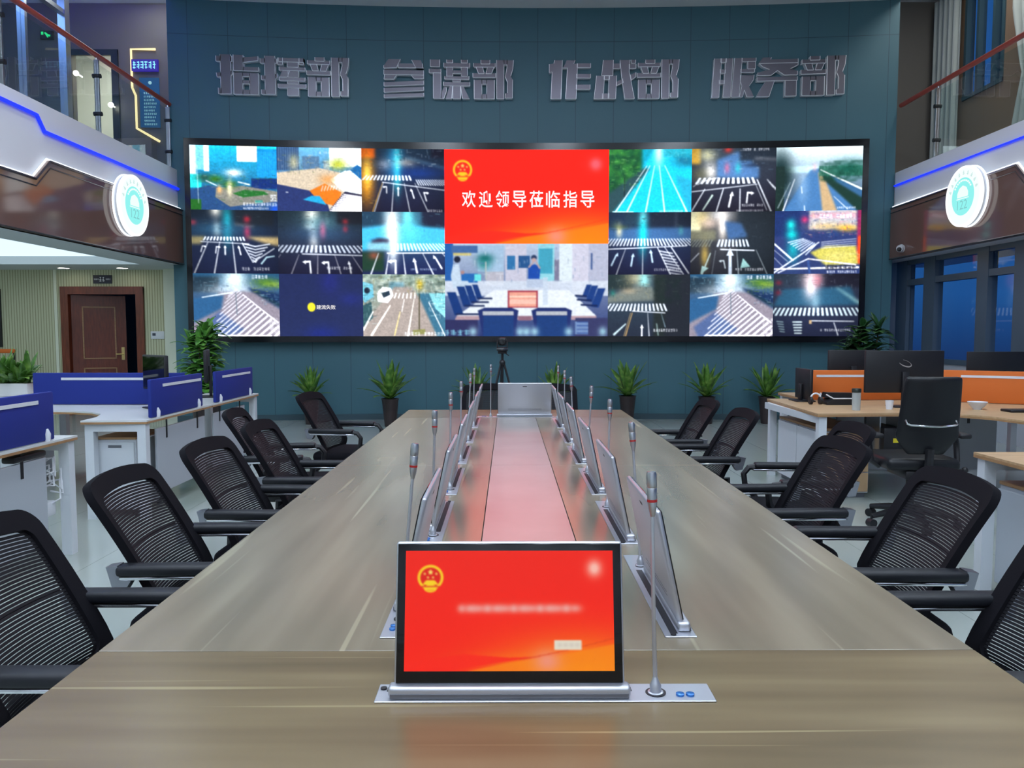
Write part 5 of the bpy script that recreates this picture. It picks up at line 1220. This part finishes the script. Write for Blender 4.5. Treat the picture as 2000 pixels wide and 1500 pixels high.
partition('blue desk partition nearest the camera, at the left edge', (-2.78, 3.55), (-2.78, 4.67), 0.75, 1.045, 'blue', G, strip=(0.05, 0.86), clamps=(0.12, 0.93))
partition('blue desk partition in the middle, above the white drawer pedestal', (-2.72, 5.82), (-2.72, 6.80), 0.75, 1.045, 'blue', G, strip=(0.2, 0.96))
partition('small blue desk partition farthest along the left desks', (-2.72, 7.11), (-2.72, 8.14), 0.75, 1.04, 'blue', G, strip=(0.16, 0.92))
partition('long blue desk partition facing the camera in front of the brown door', (-4.28, 6.94), (-2.92, 6.94), 0.75, 1.04, 'blue', G, strip=(0.19, 0.83), clamps=(0.05, 0.95))
def pedestal(label, x0, x1, y0, y1, z, drawers, face, frontmat='white_metal', topm='woodedge'):
    t = thing('drawer_pedestal', label, 'cabinet', ((x0 + x1) / 2, (y0 + y1) / 2, 0))
    hx, hy = (x1 - x0) / 2, (y1 - y0) / 2
    MB().rbox(-hx, hx, -hy, hy, 0.05, z - 0.02, 0.004, 1).build('body', M[frontmat], t)
    MB().rbox(-hx - .004, hx + .004, -hy - .004, hy + .004, z - 0.019, z, 0.003, 1).build('top', M[topm], t)
    for sx in (-1, 1):
        for sy in (-1, 1): MB().cyl((sx * (hx - .04), sy * (hy - .04), 0), (sx * (hx - .04), sy * (hy - .04), 0.05), 0.02).build('caster', M['black'], t)
    H = (z - 0.09) / drawers
    for k in range(drawers):
        z0 = 0.06 + k * H
        if face == '-y': d_ = MB().rbox(-hx + .006, hx - .006, -hy - .016, -hy - .001, z0, z0 + H - .008, 0.003, 1); hb = (-.05, .05, -hy - .019, -hy - .0162, z0 + H - .05, z0 + H - .03)
        else: d_ = MB().rbox(-hx - .016, -hx - .001, -hy + .006 + 2 * (hy - .003) * k / drawers * 0, hy - .006, z0, z0 + H - .008, 0.003, 1); hb = (-hx - .019, -hx - .0162, -.05, .05, z0 + H - .05, z0 + H - .03)
        d_ = d_.build('drawer', M[frontmat], t)
        MB().box(*hb).build('handle', M['alu_d'], d_)
    return t
pedestal('white drawer pedestal with wooden top under the left desk end', -3.13, -2.83, 5.81, 6.30, 0.61, 1, '-y')

def desk_monitor(label, loc, rz, w=0.55, h=0.33, zc=0.30, logo=False, shell='black'):
    """screen faces -Y in local space"""
    t = thing('desk_monitor', label, 'monitor', loc, rz)
    MB().rbox(-w / 2, w / 2, -0.012, 0.022, zc - h / 2, zc + h / 2, 0.008, 2).build('screen_panel', M[shell], t)
    MB().box(-w / 2 + 0.015, w / 2 - 0.015, -0.0135, -0.012, zc - h / 2 + 0.02, zc + h / 2 - 0.015).build('display', M['blackgloss'], t)
    MB().rbox(-0.03, 0.03, 0.023, 0.05, 0.01, zc, 0.006).build('neck', M[shell], t)
    MB().rbox(-0.12, 0.12, -0.07, 0.11, 0.0, 0.012, 0.005).build('foot', M[shell], t)
    if logo:
        mb = MB(); P = []
        for i in range(22):
            a = -2.7 + 4.6 * i / 21
            P.append((-0.055 * math.cos(a) * (1 if True else 1), 0.0235, zc + h * 0.20 + 0.026 * math.sin(a) + -0.30 * 0.055 * math.cos(a)))
        rs = [0.0015 + 0.0042 * math.sin(PI * min(1, i / 15.0)) ** 1 for i in range(22)]
        mb.tube(P, rs, 6).build('swoosh_mark', emis('mark_silver_glow', (215, 215, 225), 0.25), t)  # silver mark brightened by a faint glow of its own
    return t
desk_monitor('black monitor standing in front of the long blue partition', (-3.03, 6.60, 0.75), math.radians(-43), 0.46, 0.30, 0.31)
desk_monitor('black monitor seen edge on beside the tall leafy plant', (-3.05, 7.78, 0.75), math.radians(-72), 0.50, 0.32, 0.32)

# right hand side desks
dD = desk('right desk with orange partition and white cabinet under its end', [(2.495, 6.14), (3.30, 6.20), (3.60, 6.12), (3.76, 5.92), (3.83, 5.60), (3.85, 5.30), (5.1, 5.30), (5.1, 7.42), (2.565, 7.56)], [(2.545, 6.19, 2.60, 7.50), (3.90, 5.36, 5.05, 5.36)], [(3.02, 4.5, 7.0, 7.02, 0.14, 0.66)], (3.4, 6.6, 0), 'woodtop')
dE = desk('desk behind the orange partitions carrying black monitors', [(2.95, 7.60), (5.55, 7.60), (5.55, 8.35), (2.95, 8.35)], [(3.0, 8.3, 5.5, 8.3)], [], (4.2, 8.0, 0), 'woodtop')
dF = desk('nearer right desk with wooden top, cut by the right edge', [(2.545, 2.5), (2.545, 4.15), (3.25, 4.15), (3.25, 2.5)], [(2.59, 4.10, 3.20, 4.10), (2.59, 2.55, 3.20, 2.55)], [], (2.9, 3.3, 0), 'woodtop')
pedestal('white pedestal with wooden top under the nearer right desk', 2.64, 3.10, 2.9, 4.06, 0.61, 1, '-x', 'grey_panel')
G = 'orange desk partitions on the right'
partition('orange desk partition left of the black task chair', (2.905, 7.38), (3.98, 7.38), 0.75, 1.04, 'orange', G, strip=(0.06, 0.93))
partition('orange desk partition right of the black task chair, running out of the picture', (4.03, 7.28), (4.98, 6.70), 0.75, 1.05, 'orange', G, strip=(0.22, 0.99))
t = thing('storage_cabinet', 'white two-door cabinet under the left end of the orange desk', 'cabinet', (2.85, 6.92, 0))
MB().rbox(-0.21, 0.21, -0.48, 0.48, 0.04, 0.57, 0.004, 1).build('body', M['white_metal'], t)
MB().rbox(-0.215, 0.215, -0.485, 0.485, 0.571, 0.595, 0.003, 1).build('top', M['woodedge'], t)
MB().box(-0.19, 0.19, -0.46, 0.46, 0.0, 0.04).build('plinth', M['alu_d'], t)
MB().box(-0.2125, -0.2102, -0.01, 0.01, 0.05, 0.565).build('door_gap', M['gap'], t)
for y0, y1 in ((-0.472, -0.007), (0.007, 0.472)):
    d_ = MB().rbox(-0.228, -0.2128, y0, y1, 0.05, 0.562, 0.003, 1).build('door', M['white_metal'], t)
mb = MB()
for k in range(3): mb.rbox(-0.20, 0.20, -0.498, -0.482, 0.055 + 0.17 * k, 0.215 + 0.17 * k, 0.003, 1)
mb.build('wooden_side', M['woodtop'], t)
desk_monitor('large dark monitor turned away with a silver swoosh mark on its back', (3.475, 6.72, 0.75), PI, 0.69, 0.37, 0.31, True)
desk_monitor('black monitor at the right edge above the orange partition', (5.19, 7.95, 0.75), PI, 0.85, 0.40, 0.255)
desk_monitor('smaller dark monitor peeking out left of the large dark monitor', (3.62, 8.05, 0.75), PI, 0.52, 0.34, 0.30)
desk_monitor('black monitor standing edge on left of the orange partition', (2.83, 7.30, 0.75), math.radians(88), 0.40, 0.29, 0.165)
t = thing('document_scanner', 'flat black scanner with a pale rim on the orange desk', 'scanner', (3.02, 6.98, 0.75))
MB().prism([(-0.14, 0), (0.14, 0), (0.13, 0.055), (-0.08, 0.055), (-0.14, 0.02)], 'y', -0.09, 0.09).build('body', M['black'], t)
MB().prism([(-0.12, 0.058), (0.14, 0.058), (0.145, 0.10), (-0.105, 0.105)], 'y', -0.02, 0.10).build('lid', M['black'], t)
MB().tube([(-0.15, -0.092, 0.095), (-0.085, -0.092, 0.058), (0.14, -0.092, 0.058)], 0.006, 6).build('rim', M['white'], t)
t = thing('headset', 'white headset lying at the left end of the scanner', 'headset', (2.80, 6.95, 0.75))
MB().tube([(0.045 * math.cos(a), 0, 0.05 + 0.05 * math.sin(a)) for a in [PI * i / 12 for i in range(13)]], 0.008, 8).build('band', M['white'], t)
MB().lathe([(0.0001, -0.012), (0.035, -0.012), (0.035, 0.012), (0.0001, 0.012)], (-0.045, 0, 0.036), 16, 'x').lathe([(0.0001, -0.012), (0.035, -0.012), (0.035, 0.012), (0.0001, 0.012)], (0.045, 0, 0.036), 16, 'x').build('ear_cup', M['black'], t)
t = thing('glass_tumbler', 'clear glass tumbler with dark lid on the orange desk', 'cup', (2.93, 6.42, 0.75))
MB().lathe([(0.0001, 0.0), (0.033, 0.0), (0.035, 0.15), (0.032, 0.15), (0.030, 0.008), (0.0001, 0.008)], n=24).build('glass_body', mat('tumbler_glass', (170, 176, 176), 0.08, spec=0.8), t)
MB().lathe([(0.0001, 0.15), (0.038, 0.15), (0.038, 0.178), (0.034, 0.184), (0.0001, 0.184)], n=24).build('lid', mat('tumbler_lid', (54, 58, 52), 0.3, metal=0.6), t)
t = thing('bowl', 'small white bowl on the desk right of the task chair', 'bowl', (3.99, 6.48, 0.75))
MB().lathe([(0.0001, 0.0), (0.032, 0.0), (0.034, 0.008), (0.06, 0.035), (0.078, 0.066), (0.074, 0.066), (0.055, 0.035), (0.0001, 0.012)], n=28).build('bowl_body', M['white'], t)
tag(MB().rbox(-0.12, 0.12, -0.07, 0.07, 0, 0.022, 0.008).build('keyboard', M['black']), 'black keyboard lying on the desk at the right edge', 'keyboard').location = (4.22, 6.28, 0.75)
t = thing('paper_cup', 'small white cup behind the black task chair', 'cup', (3.25, 6.5, 0.75))
MB().lathe([(0.0001, 0), (0.026, 0), (0.034, 0.075), (0.031, 0.075), (0.024, 0.004), (0.0001, 0.004)], n=20).build('cup_body', M['white'], t)
t = thing('computer_tower', 'black computer with a yellow label hung under the orange desk', 'computer', (3.17, 6.42, 0))
MB().rbox(-0.085, 0.075, -0.18, 0.18, 0.40, 0.62, 0.006).build('case', M['black'], t)
MB().box(-0.01, 0.075, -0.1835, -0.1802, 0.50, 0.535).build('label_sticker', mat('yellow_label', (214, 196, 40), 0.5), t)
MB().box(-0.095, -0.086, -0.12, 0.12, 0.40, 0.721).box(0.0755, 0.085, -0.12, 0.12, 0.40, 0.721).box(-0.095, 0.085, -0.12, 0.12, 0.39, 0.3995).box(-0.095, 0.085, -0.12, 0.12, 0.713, 0.721).build('holder', M['steel'], t)
t = thing('power_cable', 'black cable hanging from the computer tower under the desk', 'cable', (3.23, 6.40, 0))
MB().tube([(0.02, -0.19, 0.52), (0.10, -0.20, 0.50), (0.2, -0.18, 0.44), (0.34, -0.1, 0.46), (0.42, 0.1, 0.6)], 0.006, 6).tube([(0.02, -0.19, 0.48), (0.09, -0.22, 0.42), (0.08, -0.2, 0.33), (0.02, -0.18, 0.3)], 0.006, 6).build('cord', M['black'], t)
# task chair, seen from behind (faces +Y)
t = thing('task_chair', 'black office chair with a curved chrome bar on its back, at the orange desk', 'chair', (2.93, 5.52, 0), math.radians(-4))
def tb(u, v, d=0):
    w = 0.178 + 0.032 * (1 - v) ** 0.7 if v > 0.25 else 0.21 - 0.6 * (0.25 - v) ** 1.3
    return (u * w, -0.24 - 0.10 * v + 0.05 * u * u - d, 0.56 + 0.54 * v)
mb = MB()
def fn_(u, v): return tb(2 * u - 1, v)
mb.grid(fn_, 12, 16)
o = mb.build('backrest', M['leather'], t, 60); sm = o.modifiers.new('pad', 'SOLIDIFY'); sm.thickness = 0.05; sm.offset = 0
bv = o.modifiers.new('round', 'BEVEL'); bv.width = 0.014; bv.segments = 2
P = [tb(-0.84, 0.44, 0.03), tb(-0.82, 0.395, 0.055)] + [tb(-0.72 + 1.44 * i / 10, 0.385 - 0.012 * math.sin(PI * i / 10), 0.058) for i in range(11)] + [tb(0.82, 0.395, 0.055), tb(0.84, 0.44, 0.03)]
MB().tube(P, 0.0085, 8).build('chrome_bar', M['chrome'], t)
MB().rbox(-0.25, 0.25, -0.22, 0.27, 0.43, 0.52, 0.035, 3).build('seat', M['leather'], t)
for s in (-1, 1):
    MB().tube([(s * 0.24, -0.05, 0.44), (s * 0.30, -0.05, 0.48), (s * 0.305, -0.02, 0.60), (s * 0.30, 0.0, 0.655)], 0.02, 8).rbox(s * 0.30 - 0.04, s * 0.30 + 0.04, -0.17, 0.14, 0.655, 0.69, 0.014, 3).build('armrest', M['black'], t)
MB().tube([(0.1, -0.1, 0.42), (0.24, -0.12, 0.42), (0.31, -0.13, 0.43)], 0.010, 6).ball((0.315, -0.13, 0.43), 0.022).build('tilt_lever', M['black'], t)
MB().rbox(-0.12, 0.12, -0.2, 0.12, 0.37, 0.429, 0.01).tube([(0, -0.15, 0.39), (0, -0.27, 0.44), (0, -0.28, 0.60)], 0.03, 8).build('mechanism', M['black'], t)
MB().cyl((0, 0, 0.1), (0, 0, 0.38), 0.03).build('gas_column', M['black'], t)
b = MB()
for k in range(5):
    a = 2 * PI * k / 5 + 0.9
    b.tube([(0, 0, 0.12), (0.16 * math.cos(a), 0.16 * math.sin(a), 0.105), (0.31 * math.cos(a), 0.31 * math.sin(a), 0.078)], [0.034, 0.027, 0.018], 8)
b = b.build('star_base', M['black'], t)
for k in range(5):
    a = 2 * PI * k / 5 + 0.9; cx, cy = 0.31 * math.cos(a), 0.31 * math.sin(a); tx, ty = -math.sin(a), math.cos(a)
    MB().cyl((cx - tx * 0.026, cy - ty * 0.026, 0.0305), (cx + tx * 0.026, cy + ty * 0.026, 0.0305), 0.03).cyl((cx, cy, 0.03), (cx, cy, 0.08), 0.008).build('caster', M['black'], b)

# ------------------------------------------------------------------ plants
def blade(mb, base, az, el, L, w, droop, n=6, keel=0.25):
    """long leaf: a folded strip with a point, arching outwards"""
    p = Vector(base); d = Vector((math.cos(az) * math.cos(el), math.sin(az) * math.cos(el), math.sin(el)))
    side = Vector((-math.sin(az), math.cos(az), 0))
    vs = []
    for i in range(n + 1):
        t = i / n
        ww = w * (0.45 + 0.55 * math.sin(PI * min(1, 0.12 + t * 0.72))) * (1 - t ** 6 * 0.97)
        up = side.cross(d).normalized()
        if up.z < 0: up = -up
        vs += [p - side * ww + up * ww * keel, p, p + side * ww + up * ww * keel]
        p = p + d * (L / n); d = (d + Vector((0, 0, -droop / n))).normalized()
    fs = []
    for i in range(n): fs += [(3 * i, 3 * i + 1, 3 * i + 4, 3 * i + 3), (3 * i + 1, 3 * i + 2, 3 * i + 5, 3 * i + 4)]
    mb.add([tuple(v) for v in vs], fs)
def solid(o, th=0.0025):
    m = o.modifiers.new('leaf_thickness', 'SOLIDIFY'); m.thickness = th
    return o
def potted(label, x, y, seed, s=1.0, n=24, ph=0.42, lm='leaf', group='potted plants along the teal wall'):
    rn = random.Random(seed)
    t = thing('potted_plant', label, 'plant', (x, y, 0), rn.random() * 6, group)
    MB().lathe([(0.0001, 0), (0.085, 0), (0.125, ph - 0.02), (0.135, ph), (0.118, ph), (0.112, ph - 0.03), (0.0001, ph - 0.03)], n=28).build('pot', M['pot'], t)
    MB().lathe([(0.0001, ph - 0.029), (0.111, ph - 0.029), (0.09, ph - 0.018), (0.0001, ph - 0.012)], n=20).build('soil', M['soil'], t)
    mb = MB()
    for i in range(n):
        k = i / n
        el = math.radians(84 - 62 * k + rn.uniform(-8, 8)); az = i * 2.4 + rn.uniform(-.3, .3)
        L = s * (0.40 + 0.14 * rn.random()) * (1.0 if k < .7 else .9)
        blade(mb, (0.02 * math.cos(az), 0.02 * math.sin(az), ph - 0.02 + 0.06 * (1 - k)), az, el, L, 0.042 * s + 0.008 * rn.random(), 0.25 + 0.45 * k)
    solid(mb.build('foliage', M[lm], t, 60))
    return t
PW = [(-3.02, 11.75, 'potted plant by the teal wall behind the far left chair', 0.95), (-1.76, 11.45, 'potted plant by the teal wall with its dark pot in full view', 1.12), (-0.50, 11.8, 'potted plant by the teal wall behind the left far microphones', 0.92), (0.72, 11.8, 'potted plant by the teal wall just right of the silver far monitor', 0.95), (1.83, 11.7, 'potted plant by the teal wall behind the far right table corner', 1.1), (3.07, 11.8, 'potted plant by the teal wall behind the farthest right chair', 1.02), (4.0, 11.8, 'potted plant by the teal wall beside the orange desk', 1.0)]
for i, (x, y, lb, s) in enumerate(PW): potted(lb, x, y, 11 + i, s, 20, 0.42 if i != 4 else 0.44)
def tall_plant(label, x, y, seed, H, lm):
    rn = random.Random(seed)
    t = thing('tall_plant', label, 'plant', (x, y, 0), 0, 'tall leafy plants in the wall corners')
    MB().lathe([(0.0001, 0), (0.14, 0), (0.19, 0.40), (0.20, 0.42), (0.175, 0.42), (0.168, 0.38), (0.0001, 0.38)], n=28).build('pot', M['pot'], t)
    mb = MB(); sm = MB()
    for j in range(5):
        a = j * 1.26 + rn.random(); r = 0.05 + 0.05 * rn.random()
        bx, by = r * math.cos(a), r * math.sin(a); tx, ty = bx * 2.2, by * 2.2; zt = H * (0.75 + 0.25 * rn.random()) - 0.06
        if j == 0: tx = ty = 0; zt = H - 0.1
        sm.tube([(bx, by, 0.37), ((bx + tx) / 2, (by + ty) / 2, (0.37 + zt) / 2), (tx, ty, zt)], [0.016, 0.013, 0.008], 8)
        z = 0.62
        while z < zt:
            k = (z - 0.37) / (zt - 0.37)
            for q in range(5):
                az = rn.random() * 6.28
                blade(mb, (bx + (tx - bx) * k, by + (ty - by) * k, z), az, rn.uniform(0.05, 0.7), rn.uniform(0.2, 0.31), rn.uniform(0.042, 0.06), rn.uniform(0.6, 1.3), 6, 0.12)
            z += 0.058
        for q in range(6):
            blade(mb, (tx, ty, zt), q * 1.05 + j, rn.uniform(0.3, 1.3), rn.uniform(0.2, 0.3), 0.042, 0.8, 5, 0.15)
    sm.build('stems', M['stem'], t); solid(mb.build('foliage', M[lm], t, 60))
    return t
tall_plant('tall leafy plant in the left corner behind the blue partitions', -4.13, 10.5, 3, 1.52, 'leafb')
tall_plant('tall dark leafy plant in the right corner behind the orange desk', 4.9, 10.6, 8, 1.55, 'leafd')
t = thing('low_cabinet', 'white low cabinet under the flowering pot at the left edge', 'cabinet', (-4.78, 7.35, 0))
MB().rbox(-0.3, 0.3, -0.2, 0.2, 0.0, 0.80, 0.005, 1).build('body', M['white_metal'], t)
MB().rbox(-0.29, 0.29, -0.215, -0.201, 0.03, 0.78, 0.003, 1).build('door', M['white_metal'], t)
t = thing('planter', 'white oblong planter with a leafy green plant at the left edge', 'plant', (-4.68, 7.3, 0.80))
MB().rbox(-0.15, 0.16, -0.07, 0.07, 0.0, 0.125, 0.012, 2).build('pot', M['whitepot'], t)
MB().box(-0.14, 0.15, -0.06, 0.06, 0.118, 0.128).build('soil', M['soil'], t)
mb = MB(); rn = random.Random(4)
for i in range(60):
    az = rn.random() * 6.28
    blade(mb, (rn.uniform(-.12, .12), rn.uniform(-.04, .04), 0.12), az, rn.uniform(0.5, 1.45), rn.uniform(0.2, 0.36), rn.uniform(0.024, 0.036), rn.uniform(0.5, 1.3), 6, 0.2)
solid(mb.build('foliage', M['leaf'], t, 60))
t = thing('visitor_chair', 'orange-backed chair behind the planter at the far left edge', 'chair', (-8.2, 12.3, 0))
MB().rbox(-0.22, 0.22, 0.17, 0.21, 1.07, 1.14, 0.02, 2).build('backrest', M['orange'], t)
MB().rbox(-0.22, 0.22, -0.22, 0.22, 0.43, 0.48, 0.015, 2).build('seat', M['doorwood'], t)
for sx in (-1, 1):
    MB().box(sx * .2 - .015, sx * .2 + .015, -.21, -.18, 0, .43).build('leg', M['black'], t)
    MB().box(sx * .2 - .015, sx * .2 + .015, .175, .205, 0, .43).box(sx * .2 - .015, sx * .2 + .015, .18, .20, .48, 1.1).build('leg', M['black'], t)

# tripod with a small video camera behind the far end of the table
t = thing('tripod', 'black tripod standing behind the far end of the table', 'tripod', (-0.062, 8.5, 0))
MB().cyl((0, 0, 0.62), (0, 0, 1.18), 0.014).build('centre_column', M['black'], t)
for k in range(3):
    a = PI / 2 + 2 * PI * k / 3 + 0.15
    MB().tube([(0.02 * math.cos(a), 0.02 * math.sin(a), 1.06), (0.17 * math.cos(a), 0.17 * math.sin(a), 0.55), (0.34 * math.cos(a), 0.34 * math.sin(a), 0.012)], [0.013, 0.011, 0.009], 8).build('leg', M['black'], t)
    MB().tube([(0.0, 0.0, 0.80), (0.10 * math.cos(a), 0.10 * math.sin(a), 0.79)], 0.006, 6).build('brace', M['steel'], t)
MB().ball((0, 0, 1.07), 0.035).rbox(-0.05, 0.05, -0.03, 0.03, 1.17, 1.20, 0.006).tube([(0.03, 0, 1.18), (0.07, -0.05, 1.15)], 0.006, 6).build('pan_head', M['black'], t)
t = thing('conference_camera', 'small black pan-tilt camera on top of the tripod', 'camera', (-0.062, 8.5, 1.20))
MB().lathe([(0.0001, 0), (0.062, 0), (0.062, 0.03), (0.05, 0.04), (0.0001, 0.04)], n=24).build('base', M['black'], t)
MB().box(-0.062, -0.048, -0.03, 0.03, 0.035, 0.12).box(0.048, 0.062, -0.03, 0.03, 0.035, 0.12).build('yoke', M['black'], t)
MB().rbox(-0.046, 0.046, -0.05, 0.05, 0.06, 0.15, 0.03, 3).build('camera_head', M['black'], t)
MB().lathe([(0.0001, -0.062), (0.028, -0.062), (0.028, -0.045), (0.0001, -0.045)], (0, 0, 0.10), 20, 'y').build('lens', M['blackgloss'], t)
MB().lathe([(0.060, 0.02), (0.0635, 0.02), (0.0635, 0.028), (0.060, 0.028)], n=24, ring=True).build('silver_ring', M['steel'], t)
